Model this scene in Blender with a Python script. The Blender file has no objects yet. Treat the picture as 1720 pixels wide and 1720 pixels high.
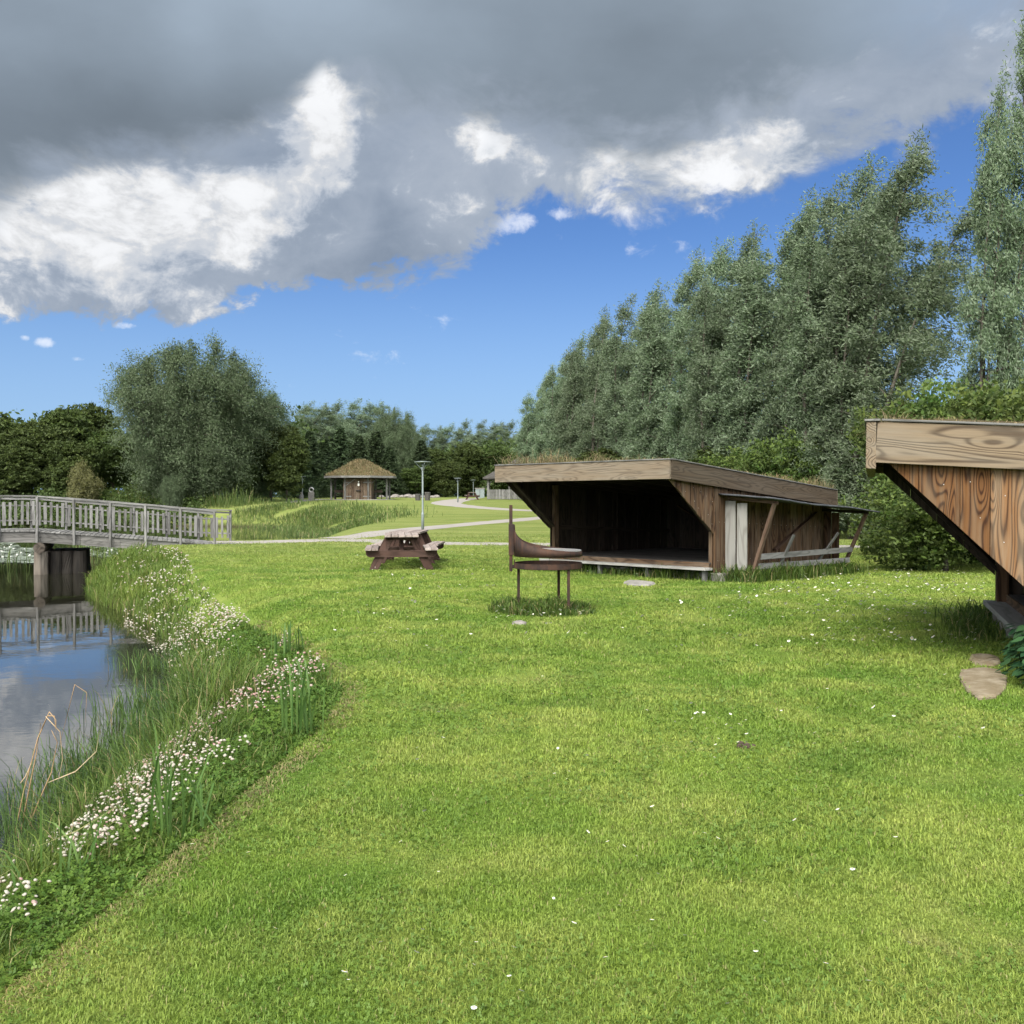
import bpy, math, random
import numpy as np
from mathutils import Vector, Matrix
rng = np.random.default_rng(7)
random.seed(7)
SC = bpy.context.scene
COL = SC.collection
R = math.radians
CAM_H = 1.55; FPX = 1720.0; HOR = 834.0
WATER_Z = -0.85

# ------------------------------------------------------------------ noise / geometry helpers
def vnoise(x, y, seed=0):
    xi = np.floor(x).astype(np.int64); yi = np.floor(y).astype(np.int64)
    fx = x - xi; fy = y - yi
    fx = fx*fx*(3-2*fx); fy = fy*fy*(3-2*fy)
    def h(a, b):
        n = (a*374761393 + b*668265263 + seed*974711) & 0xFFFFFFFF
        n = ((n ^ (n >> 13))*1274126177) & 0xFFFFFFFF
        return ((n ^ (n >> 16)) & 0xFFFF)/65535.0
    return (h(xi, yi)*(1-fx)+h(xi+1, yi)*fx)*(1-fy)+(h(xi, yi+1)*(1-fx)+h(xi+1, yi+1)*fx)*fy

def poly_dist(px, py, poly, closed=True):
    P = np.array(poly, float); d = np.full(px.shape, 1e9)
    n = len(P)
    for i in range(n if closed else n-1):
        a = P[i]; b = P[(i+1) % n]; e = b-a; L = e @ e
        t = np.clip(((px-a[0])*e[0]+(py-a[1])*e[1])/L, 0, 1)
        d = np.minimum(d, np.hypot(px-a[0]-t*e[0], py-a[1]-t*e[1]))
    return d

def inside(px, py, poly):
    P = np.array(poly, float); c = np.zeros(px.shape, bool); n = len(P)
    for i in range(n):
        x1, y1 = P[i]; x2, y2 = P[(i+1) % n]
        k = ((y1 > py) != (y2 > py)) & (px < (x2-x1)*(py-y1)/((y2-y1) if y2 != y1 else 1e-9)+x1)
        c ^= k
    return c

def smooth_poly(P, it=2, closed=True):
    P = [tuple(p) for p in P]
    for _ in range(it):
        Q = []
        n = len(P)
        rngi = range(n if closed else n-1)
        if not closed: Q.append(P[0])
        for i in rngi:
            a = P[i]; b = P[(i+1) % n]
            Q.append((a[0]*.75+b[0]*.25, a[1]*.75+b[1]*.25)); Q.append((a[0]*.25+b[0]*.75, a[1]*.25+b[1]*.75))
        if not closed: Q.append(P[-1])
        P = Q
    return P

POND = smooth_poly([(-2.85,6.0),(-2.95,7.4),(-3.05,8.8),(-3.45,11),(-4.55,14.4),(-5.5,16.8),(-7.5,20.5),(-9.6,23.5),(-11.6,28),(-13.4,34.0),(-13.0,36.9),(-11,37.7),(-9.0,38.2),
    (-8.3,40.5),(-9.3,47),(-10.3,54),(-10.6,63),(-12.5,71),(-16.5,77.5),(-22.5,82),(-36,86),(-60,87),(-90,80),(-100,50),(-80,20),(-40,8),(-20,3),(-9,-2),(-4.6,-6),(-3.4,-1),(-2.95,3)], 2)
LAWN_EDGE = smooth_poly([(-1.9,-6),(-1.8,0),(-1.72,2.6),(-1.66,3.3),(-1.6,3.7),(-1.53,4.3),(-1.46,4.9),(-1.40,5.9),(-1.30,7.0),(-1.36,8.2),(-1.62,9.1),(-2.3,11),(-3.2,13.1),(-4.15,15.4),(-6.4,20.6),(-9.2,28.5)], 2, False)
BANK = LAWN_EDGE + [(-12.6,30.5),(-14.5,30),(-9,20),(-5,12),(-4,4),(-5,-6)]

def prof(r):
    t = np.clip((r-30)/100, 0, 1)
    return 1.5*t*t*(3-2*t)

def ground_z(x, y):
    x = np.asarray(x, float); y = np.asarray(y, float)
    r = np.hypot(x, y)
    p = prof(r)
    d = poly_dist(x, y, POND); ins = inside(x, y, POND)
    bw = 1.7+np.clip((r-32)/50, 0, 1)*4.5
    t = np.clip(d/bw, 0, 1)
    out = WATER_Z+(p-WATER_Z)*(1-(1-t)**1.9)
    und = (vnoise(x*.8, y*.8, 3)-.5)*.03*np.clip(t*1.5-.4, 0, 1)*np.clip((26-r)/6, 0, 1)
    return np.where(ins, WATER_Z-.9*np.clip(d/1.6, 0, 1), out+und)

def gz(x, y):
    return float(ground_z(np.array([x]), np.array([y]))[0])

PITCH = math.atan((860-HOR)/FPX)
def ray(px, py):
    xc = (px-860)/FPX; zc = (860-py)/FPX
    c, s = math.cos(PITCH), math.sin(PITCH)
    return np.array([xc, c+zc*s, -s+zc*c])
def at(px, py, d):
    v = ray(px, py); t = d/v[1]
    return np.array([v[0]*t, d, CAM_H+v[2]*t])
def G(px, py):
    v = ray(px, py); v = v/v[1]
    d = np.geomspace(2, 200, 4000)
    z = CAM_H+v[2]*d
    p = prof(np.hypot(v[0]*d, d))
    k = np.argmax(z <= p) if (z <= p).any() else 2600
    return np.array([v[0]*d[k], d[k], p[k]])

# ------------------------------------------------------------------ object helpers
def tag(o, label=None, cat=None, group=None, kind=None):
    if label: o['label'] = label
    if cat: o['category'] = cat
    if group: o['group'] = group
    if kind: o['kind'] = kind
    return o
def root(name, label, cat, loc=(0,0,0), rz=0.0, group=None):
    o = bpy.data.objects.new(name, None); COL.objects.link(o)
    o.location = loc; o.rotation_euler = (0,0,rz); o.empty_display_size = .2
    return tag(o, label, cat, group)
def link(name, me, mat=None, parent=None):
    o = bpy.data.objects.new(name, me); COL.objects.link(o)
    if mat is not None:
        for m in (mat if isinstance(mat, (list, tuple)) else [mat]): me.materials.append(m)
    if parent is not None: o.parent = parent
    return o
def copy_thing(o, loc, rz, sc=1.0, label=None, cat=None, group=None):
    c = o.copy(); COL.objects.link(c); c.location = loc; c.rotation_euler = (0,0,rz)
    c.scale = sc if isinstance(sc, (tuple, list)) else (sc, sc, sc)
    tag(c, label, cat, group)
    for ch in list(o.children):
        k = ch.copy(); COL.objects.link(k); k.parent = c
        for g in list(ch.children):
            m = g.copy(); COL.objects.link(m); m.parent = k
    return c

class MB:
    def __init__(s): s.v=[]; s.f=[]; s.g=[]; s.t=[]; s.mi=[]
    def _add(s, vs, fs, gs=None, tint=None, mi=0):
        b = len(s.v); off = np.array([random.uniform(0,50), random.uniform(0,50), random.uniform(0,50)])
        s.v += [tuple(p) for p in vs]; s.f += [tuple(b+i for i in f) for f in fs]; s.mi += [mi]*len(fs)
        gs = vs if gs is None else gs
        s.g += [tuple(np.array(q)+off) for q in gs]
        s.t += [random.random() if tint is None else tint]*len(vs)
        return s
    def box(s, c, sz, M=None, long=None, tint=None, mi=0, jit=0):
        c = np.array(c, float); h = np.array(sz, float)/2
        loc = np.array([(x,y,z) for x in (-1,1) for y in (-1,1) for z in (-1,1)])*h
        if jit: loc = loc+np.random.default_rng(len(s.v)).uniform(-jit, jit, loc.shape)
        if long is None: long = int(np.argmax(sz))
        o = [long]+[i for i in np.argsort(-np.array(sz)) if i != long]
        g = loc[:, o]
        W = loc if M is None else loc @ np.array(M).T
        return s._add(W+c, [(0,1,3,2),(4,6,7,5),(0,4,5,1),(2,3,7,6),(0,2,6,4),(1,5,7,3)], g, tint, mi)
    def bar(s, p, q, w, t, up=(0,0,1), tint=None, mi=0, jit=0):
        p = np.array(p, float); q = np.array(q, float); a = q-p; L = np.linalg.norm(a); a /= L
        u = np.array(up, float); b = np.cross(u, a)
        if np.linalg.norm(b) < 1e-4: b = np.cross((1,0,0), a)
        b /= np.linalg.norm(b); c = np.cross(a, b)
        M = np.array([a, b, c]).T
        return s.box((p+q)/2, (L, w, t), M, 0, tint, mi, jit)
    def prism(s, pts, thick, tint=None, g2=None, mi=0):
        """pts: 3D polygon (list), extruded by vector thick"""
        P = np.array(pts, float); n = len(P); th = np.array(thick, float)
        V = np.vstack([P, P+th])
        fs = [tuple(range(n-1, -1, -1)), tuple(range(n, 2*n))]+[(i, (i+1) % n, n+(i+1) % n, n+i) for i in range(n)]
        g = None
        if g2 is not None: g = [tuple(x)+(0,) for x in g2]+[tuple(x)+(.03,) for x in g2]
        return s._add(V, fs, g, tint, mi)
    def tube(s, pts, rad, n=10, cap=True, tint=None, mi=0):
        P = np.array(pts, float); rad = np.broadcast_to(np.array(rad, float), (len(P),))
        vs = []; gs = []; L = 0
        ref = np.array((0.13,0.2,1.0))
        for i, p in enumerate(P):
            a = P[min(i+1, len(P)-1)]-P[max(i-1, 0)]; a = a/(np.linalg.norm(a)+1e-9)
            rf = ref if abs(a @ ref)/np.linalg.norm(ref) < .97 else np.array((1.0,0,0))
            b = np.cross(rf, a); b /= np.linalg.norm(b); c = np.cross(a, b)
            if i: L += np.linalg.norm(P[i]-P[i-1])
            for k in range(n):
                w = 2*math.pi*k/n
                vs.append(p+rad[i]*(math.cos(w)*b+math.sin(w)*c)); gs.append((L, rad[i]*math.cos(w), rad[i]*math.sin(w)))
        fs = [(i*n+k, i*n+(k+1) % n, (i+1)*n+(k+1) % n, (i+1)*n+k) for i in range(len(P)-1) for k in range(n)]
        if cap: fs += [tuple(range(n-1, -1, -1)), tuple(range((len(P)-1)*n, len(P)*n))]
        return s._add(vs, fs, gs, tint, mi)
    def lathe(s, prof_, n=32, c=(0,0,0), tint=None, mi=0):
        vs = [(c[0]+r*math.cos(2*math.pi*k/n), c[1]+r*math.sin(2*math.pi*k/n), c[2]+z) for r, z in prof_ for k in range(n)]
        m = len(prof_)
        fs = [(i*n+k, i*n+(k+1) % n, (i+1)*n+(k+1) % n, (i+1)*n+k) for i in range(m-1) for k in range(n)]
        return s._add(vs, fs, None, tint, mi)
    def build(s, name, mat, parent=None, bevel=0, smooth=False):
        me = bpy.data.meshes.new(name); me.from_pydata(s.v, [], s.f)
        a = me.attributes.new('grain', 'FLOAT_VECTOR', 'POINT'); a.data.foreach_set('vector', np.array(s.g, np.float32).ravel())
        a = me.attributes.new('tint', 'FLOAT', 'POINT'); a.data.foreach_set('value', np.array(s.t, np.float32))
        if any(s.mi): me.polygons.foreach_set('material_index', np.array(s.mi, np.int32))
        if smooth: me.polygons.foreach_set('use_smooth', np.ones(len(me.polygons), bool))
        me.validate(); me.update()
        o = link(name, me, mat, parent)
        if bevel:
            md = o.modifiers.new('edge', 'BEVEL'); md.width = bevel; md.segments = 2; md.limit_method = 'ANGLE'; md.angle_limit = R(40)
        return o

def big_mesh(name, V, F, attrs=None, mat=None, parent=None, mi=None):
    """V (n,3); F (m,k) index array with constant k, or list of such arrays"""
    if not isinstance(F, list): F = [F]
    me = bpy.data.meshes.new(name)
    nl = sum(f.size for f in F); nf = sum(len(f) for f in F)
    me.vertices.add(len(V)); me.vertices.foreach_set('co', np.ascontiguousarray(V, np.float32).ravel())
    me.loops.add(nl); me.loops.foreach_set('vertex_index', np.concatenate([f.ravel() for f in F]).astype(np.int32))
    me.polygons.add(nf)
    tot = np.concatenate([np.full(len(f), f.shape[1]) for f in F]); st = np.concatenate([[0], np.cumsum(tot)[:-1]])
    me.polygons.foreach_set('loop_start', st.astype(np.int32))
    if mi is not None: me.polygons.foreach_set('material_index', np.asarray(mi, np.int32))
    for k, a in (attrs or {}).items():
        at_ = me.attributes.new(k, 'FLOAT', 'POINT'); at_.data.foreach_set('value', np.asarray(a, np.float32))
    me.update(calc_edges=True)
    return link(name, me, mat, parent)

# ------------------------------------------------------------------ materials
class NT:
    def __init__(s, name, world=None):
        if world is None:
            s.m = bpy.data.materials.new(name); s.m.use_nodes = True; s.t = s.m.node_tree
        else:
            s.m = world; s.t = world.node_tree
        s.t.nodes.clear(); s.N = s.t.nodes; s.L = s.t.links
    def n(s, typ, **kw):
        nd = s.N.new('ShaderNode'+typ)
        for k, v in kw.items():
            if k == 'ins':
                for kk, vv in v.items(): s.set(nd.inputs[kk], vv)
            else: setattr(nd, k, v)
        return nd
    def set(s, inp, v):
        if isinstance(v, bpy.types.NodeSocket): s.L.new(v, inp)
        else:
            if inp.type == 'RGBA' and len(v) == 3: v = (*v, 1)
            inp.default_value = v
    def math(s, op, a, b=None, c=None, clamp=False):
        nd = s.n('Math', operation=op, use_clamp=clamp); s.set(nd.inputs[0], a)
        if b is not None: s.set(nd.inputs[1], b)
        if c is not None: s.set(nd.inputs[2], c)
        return nd.outputs[0]
    def sstep(s, x, lo, hi, t0=0.0, t1=1.0):
        nd = s.n('MapRange', interpolation_type='SMOOTHSTEP')
        for i, v in enumerate((x, lo, hi, t0, t1)): s.set(nd.inputs[i], v)
        return nd.outputs[0]
    def lin(s, x, lo, hi, t0=0.0, t1=1.0):
        nd = s.n('MapRange')
        for i, v in enumerate((x, lo, hi, t0, t1)): s.set(nd.inputs[i], v)
        return nd.outputs[0]
    def mix(s, f, a, b, typ='MIX'):
        nd = s.n('Mix', data_type='RGBA', blend_type=typ); s.set(nd.inputs[0], f); s.set(nd.inputs[6], a); s.set(nd.inputs[7], b)
        return nd.outputs[2]
    def noise(s, vec, scale, detail=4, rough=.55, dist=0, dim='3D'):
        nd = s.n('TexNoise', noise_dimensions=dim); s.set(nd.inputs['Vector'], vec)
        for k, v in (('Scale', scale), ('Detail', detail), ('Roughness', rough), ('Distortion', dist)): s.set(nd.inputs[k], v)
        return nd.outputs[0]
    def mapv(s, vec, scale=(1,1,1), loc=(0,0,0), rot=(0,0,0)):
        nd = s.n('Mapping'); s.set(nd.inputs[0], vec); nd.inputs[1].default_value = loc; nd.inputs[2].default_value = rot; nd.inputs[3].default_value = scale
        return nd.outputs[0]
    def attr(s, name, out='Fac'): return s.n('Attribute', attribute_name=name).outputs[out]
    def pos(s): return s.n('NewGeometry').outputs['Position']
    def obj(s): return s.n('TexCoord').outputs['Object']
    def bump(s, h, strength=.3, dist=.01):
        nd = s.n('Bump'); s.set(nd.inputs['Height'], h); nd.inputs['Strength'].default_value = strength; nd.inputs['Distance'].default_value = dist
        return nd.outputs[0]
    def out(s, col, rough=.8, normal=None, metal=0, spec=.3, **kw):
        p = s.n('BsdfPrincipled'); s.set(p.inputs['Base Color'], col); s.set(p.inputs['Roughness'], rough); s.set(p.inputs['Metallic'], metal)
        p.inputs['Specular IOR Level'].default_value = spec
        for k, v in kw.items(): s.set(p.inputs[k], v)
        if normal is not None: s.L.new(normal, p.inputs['Normal'])
        o = s.n('OutputMaterial'); s.L.new(p.outputs[0], o.inputs[0]); return s.m
    def leaf(s, col, trans=.35, rough=.6, gloss=.04, tcol=None):
        d = s.n('BsdfPrincipled'); s.set(d.inputs['Base Color'], col); d.inputs['Roughness'].default_value = rough; d.inputs['Specular IOR Level'].default_value = gloss*5
        t = s.n('BsdfTranslucent'); s.set(t.inputs[0], tcol if tcol is not None else col)
        mx = s.n('MixShader'); mx.inputs[0].default_value = trans; s.L.new(d.outputs[0], mx.inputs[1]); s.L.new(t.outputs[0], mx.inputs[2])
        o = s.n('OutputMaterial'); s.L.new(mx.outputs[0], o.inputs[0]); return s.m

def wood(name, dark, light, grey, gmin=0.1, gmax=.6, rings=9, contrast=1.0, rough=.85, bump=.5, ls=.5, cs=2.4):
    s = NT(name); g = s.attr('grain', 'Vector'); t = s.attr('tint')
    n1 = s.noise(s.mapv(g, (ls, cs, cs)), 1.3, 2, .45, .6)
    vo = s.n('TexVoronoi'); s.set(vo.inputs['Vector'], s.mapv(g, (1.25, 5.2, 3.0))); vo.inputs['Scale'].default_value = 1.0
    kd = s.math('MULTIPLY', vo.outputs['Distance'], 3.4)
    n1 = s.math('ADD', n1, s.math('MULTIPLY', s.math('EXPONENT', s.math('MULTIPLY', s.math('MULTIPLY', kd, kd), -1.0)), .15))
    ph = s.math('MULTIPLY', n1, rings*6.28)
    ring = s.math('MULTIPLY_ADD', s.math('SINE', ph), .5, .5)
    ring = s.math('POWER', ring, 2.6)
    fib = s.noise(s.mapv(g, (3, 90, 90)), 1, 3, .6)
    blot = s.noise(s.mapv(g, (.7, 7, 7)), 1.2, 5, .62)
    f = s.math('ADD', s.math('MULTIPLY', ring, .75*contrast), s.math('MULTIPLY', fib, .58), clamp=True)
    c = s.mix(f, light, dark)
    gm = s.math('ADD', s.math('MULTIPLY', s.sstep(blot, .38, .66), gmax-gmin), s.math('MULTIPLY_ADD', t, .3, gmin-.15), clamp=True)
    gr = s.mix(s.math('MULTIPLY', f, .8), grey, [x*.45 for x in grey])
    c = s.mix(gm, c, gr)
    crack = s.sstep(s.noise(s.mapv(g, (1.2, 55, 55)), 1, 2, .5), .70, .76)
    c = s.mix(s.math('MULTIPLY', crack, .6), c, [x*.25 for x in dark])
    br = s.n('HueSaturation'); s.set(br.inputs['Value'], s.math('MULTIPLY_ADD', t, .5, .76)); s.set(br.inputs['Color'], c)
    h = s.math('SUBTRACT', s.math('MULTIPLY', fib, .35), s.math('ADD', s.math('MULTIPLY', ring, .5), crack))
    return s.out(br.outputs[0], rough, s.bump(h, bump, .006), spec=.2)

W_FASCIA = wood('fascia_wood', (.042,.024,.012), (.185,.135,.082), (.175,.15,.115), .2, .65, 20, .95, ls=.13, cs=2.3)
W_FASCIA2 = wood('weathered_fascia_wood', (.036,.025,.015), (.10,.074,.048), (.12,.10,.076), .2, .6, 12, .7, ls=.16, cs=3.4)
W_FASCIA3 = wood('pale_front_fascia_wood', (.09,.062,.04), (.24,.185,.125), (.26,.225,.175), .3, .75, 12, .7, ls=.3, cs=4.0)
W_SIDE = wood('side_board_wood', (.035,.013,.0045), (.168,.079,.028), (.20,.16,.11), .0, .50, 28, 1.0, ls=.15, cs=2.3)
W_SIDE2 = wood('brown_board_wood', (.032,.016,.008), (.115,.066,.034), (.16,.125,.09), .0, .5, 10, 1.0, ls=.4, cs=2.8)
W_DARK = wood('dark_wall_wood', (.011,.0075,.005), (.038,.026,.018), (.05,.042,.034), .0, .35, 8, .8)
W_GREY = wood('grey_weathered_wood', (.058,.056,.051), (.145,.142,.132), (.19,.187,.178), .35, .8, 7, .8)
W_SILVER = wood('silver_board_wood', (.13,.12,.10), (.27,.265,.245), (.30,.295,.275), .4, .8, 6, .6)
W_RED = wood('red_brown_wood', (.030,.0165,.0125), (.074,.041,.031), (.09,.067,.056), .05, .3, 7, .7)
W_REDTOP = wood('worn_table_top_wood', (.12,.092,.078), (.25,.195,.17), (.29,.25,.225), .3, .7, 7, .7)
W_BRACE = wood('rust_brown_wood', (.034,.018,.011), (.10,.060,.040), (.13,.10,.075), .05, .3, 7, .7)
W_CABIN = wood('cabin_plank_wood', (.04,.026,.016), (.12,.08,.052), (.13,.11,.085), .1, .5, 8, .8)
W_LOG = wood('wet_log_wood', (.02,.015,.011), (.085,.068,.052), (.14,.125,.105), .2, .6, 5, .9)
W_BLACK = wood('black_log_wood', (.006,.005,.004), (.018,.015,.012), (.022,.02,.017), .0, .3, 5, .8)  # near-black wood for the rear rows of pier logs
W_BARK = wood('bark', (.035,.028,.02), (.10,.085,.065), (.13,.12,.10), .2, .6, 5, .9)

def simple(name, col, rough=.7, metal=0, spec=.3, var=.25, scale=8, bump=.2, bd=.01):
    s = NT(name); o = s.obj(); n = s.noise(o, scale, 5, .65); n2 = s.noise(o, scale*7, 3, .6)
    c = s.mix(s.lin(n, .3, .7), [x*(1-var) for x in col], [min(1, x*(1+var)) for x in col])
    return s.out(c, rough, s.bump(s.math('ADD', n, s.math('MULTIPLY', n2, .5)), bump, bd), metal, spec)
M_CONC = simple('concrete', (.20,.19,.17), .9, var=.3)
M_STONE = simple('boulder_stone', (.17,.155,.14), .9, var=.45, scale=3)
M_PAPER = simple('notice_paper', (.75,.74,.70), .7, var=.05)
M_IRON = simple('dark_iron', (.03,.025,.022), .6, .4, var=.3, scale=20)
M_LAMP = simple('grey_green_lamp_paint', (.20,.232,.23), .45, .2, var=.12)
M_FELT = simple('roofing_felt', (.055,.058,.065), .85, var=.35, scale=6, bump=.5)
M_DIRT = simple('dark_soil', (.06,.042,.03), .95, var=.4, scale=30, bump=.8)
M_BIN = simple('dark_bin_paint', (.06,.055,.05), .6)
M_ASH = simple('ash', (.17,.16,.15), .95, var=.4, scale=30, bump=.6)

def rust():
    s = NT('rusted_steel'); o = s.obj()
    n = s.noise(o, 5, 6, .7); n2 = s.noise(o, 40, 4, .7); n3 = s.noise(s.mapv(o, (14,14,1.5)), 1, 3, .5)
    c = s.mix(s.sstep(n, .35, .66), (.020,.014,.012), (.068,.034,.021))
    c = s.mix(s.math('MULTIPLY', s.sstep(n3, .5, .75), .5), c, (.12,.055,.028))
    c = s.mix(s.math('MULTIPLY', n2, .5), c, (.028,.018,.015))
    return s.out(c, .75, s.bump(n2, .4, .004), .25, .3)
M_RUST = rust()
def steel():
    s = NT('grid_steel'); o = s.obj(); n = s.noise(o, 12, 4, .6)
    return s.out(s.mix(n, (.25,.24,.23), (.55,.54,.52)), .45, None, .6, .5)
M_STEEL = steel()

def lawn_color(s, far=True):
    p = s.pos(); xy = s.mapv(p, (1,1,0))
    big = s.noise(xy, .22, 4, .6); mid = s.noise(xy, 1.1, 4, .6); fine = s.noise(xy, 7, 3, .6)
    streak = s.noise(s.mapv(p, (.10,.42,0), rot=(0,0,.22)), 1, 5, .65, .9)
    c = s.mix(s.sstep(big, .36, .64), (.120,.204,.030), (.192,.268,.048))
    c = s.mix(s.math('MULTIPLY', s.sstep(mid, .40, .64), .75), c, (.255,.305,.074))
    c = s.mix(s.math('MULTIPLY', s.sstep(fine, .5, .75), .35), c, (.06,.115,.022))
    dkp = s.noise(xy, .55, 5, .62, 1.2)
    c = s.mix(s.math('MULTIPLY', s.sstep(dkp, .50, .66), .55), c, (.084,.165,.024))
    r = s.n('VectorMath', operation='LENGTH'); s.set(r.inputs[0], xy); r = r.outputs['Value']
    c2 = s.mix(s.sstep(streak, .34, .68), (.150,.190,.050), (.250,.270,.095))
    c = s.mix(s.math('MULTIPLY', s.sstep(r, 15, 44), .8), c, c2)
    dry = s.math('MULTIPLY', s.sstep(s.noise(xy, .9, 6, .7), .57, .72), .6)
    return s.mix(dry, c, (.29,.27,.115)), fine, r

def ground_mat():
    s = NT('lawn_ground'); c, fine, r = lawn_color(s)
    p = s.pos(); z = s.n('SeparateXYZ'); s.set(z.inputs[0], p); z = z.outputs['Z']
    f2 = s.noise(s.mapv(p, (1,1,0)), 45, 3, .7)
    f3 = s.noise(s.mapv(p, (1,1,0)), 3.5, 5, .7)
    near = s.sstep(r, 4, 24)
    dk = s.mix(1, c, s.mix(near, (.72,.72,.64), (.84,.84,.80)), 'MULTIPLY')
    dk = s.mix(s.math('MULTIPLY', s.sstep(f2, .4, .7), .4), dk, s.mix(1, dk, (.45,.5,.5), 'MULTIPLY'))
    mud = s.mix(f2, (.022,.017,.010), (.06,.05,.03))
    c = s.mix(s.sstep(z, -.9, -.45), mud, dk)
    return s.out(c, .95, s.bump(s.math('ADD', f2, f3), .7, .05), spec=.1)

def blade_mat(name, base_lawn=True, c1=None, c2=None, dry=(.30,.26,.12), dryness=.0, trans=.35):
    s = NT(name); t = s.attr('tint'); h = s.attr('hgt')
    if base_lawn:
        c, _, _ = lawn_color(s)
        c = s.mix(1, c, s.mix(t, (.72,.80,.72), (1.6,1.48,1.4)), 'MULTIPLY')
    else:
        c = s.mix(t, c1, c2)
        c = s.mix(s.math('MULTIPLY', s.sstep(s.noise(s.mapv(s.pos(), (1,1,0)), .8, 4, .6), .45, .7), .5), c, s.mix(1, c, (1.35,1.15,.9), 'MULTIPLY'))
    dm = s.math('MULTIPLY', s.math('GREATER_THAN', s.math('FRACT', s.math('MULTIPLY', t, 37.7)), 1-dryness), .8)
    c = s.mix(dm, c, dry)
    return s.leaf(c, trans, .55, .05)

def leaf_mat(name, c1, c2, under, trans=.3, clump=.5):
    s = NT(name); t = s.attr('tint'); bf = s.n('NewGeometry').outputs['Backfacing']
    rnd = s.n('ObjectInfo').outputs['Random']
    c = s.mix(t, c1, c2)
    c = s.mix(s.math('MULTIPLY', bf, .5), c, under)
    hs = s.n('HueSaturation'); s.set(hs.inputs['Value'], s.math('MULTIPLY_ADD', rnd, .35, .82)); s.set(hs.inputs['Hue'], s.math('MULTIPLY_ADD', rnd, .02, .49)); s.set(hs.inputs['Color'], c)
    return s.leaf(hs.outputs[0], trans, .6, .03)
L_WIL = leaf_mat('silver_willow_leaf', (.072,.118,.055), (.160,.210,.116), (.23,.275,.195), .36)
L_WILB = leaf_mat('grey_willow_leaf', (.042,.072,.030), (.100,.138,.066), (.14,.17,.105), .3)
L_DEC = leaf_mat('dark_broadleaf', (.024,.043,.009), (.074,.102,.022), (.075,.10,.04), .3)
L_SPR = leaf_mat('spruce_needle', (.019,.036,.014), (.052,.080,.030), (.045,.065,.035), .15)
L_BSH = leaf_mat('fresh_bush_leaf', (.036,.072,.012), (.145,.195,.045), (.11,.15,.06), .35)
L_GOLD = leaf_mat('yellow_willow_leaf', (.085,.095,.03), (.16,.155,.055), (.17,.17,.09), .3)
L_CLOV = blade_mat('clover_leaf', False, (.042,.095,.014), (.115,.19,.030))
L_LCLOV = blade_mat('lawn_clover_leaf', False, (.080,.148,.024), (.150,.222,.042))
L_NET = leaf_mat('nettle_leaf', (.012,.04,.016), (.035,.085,.03), (.05,.09,.05), .2)

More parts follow.
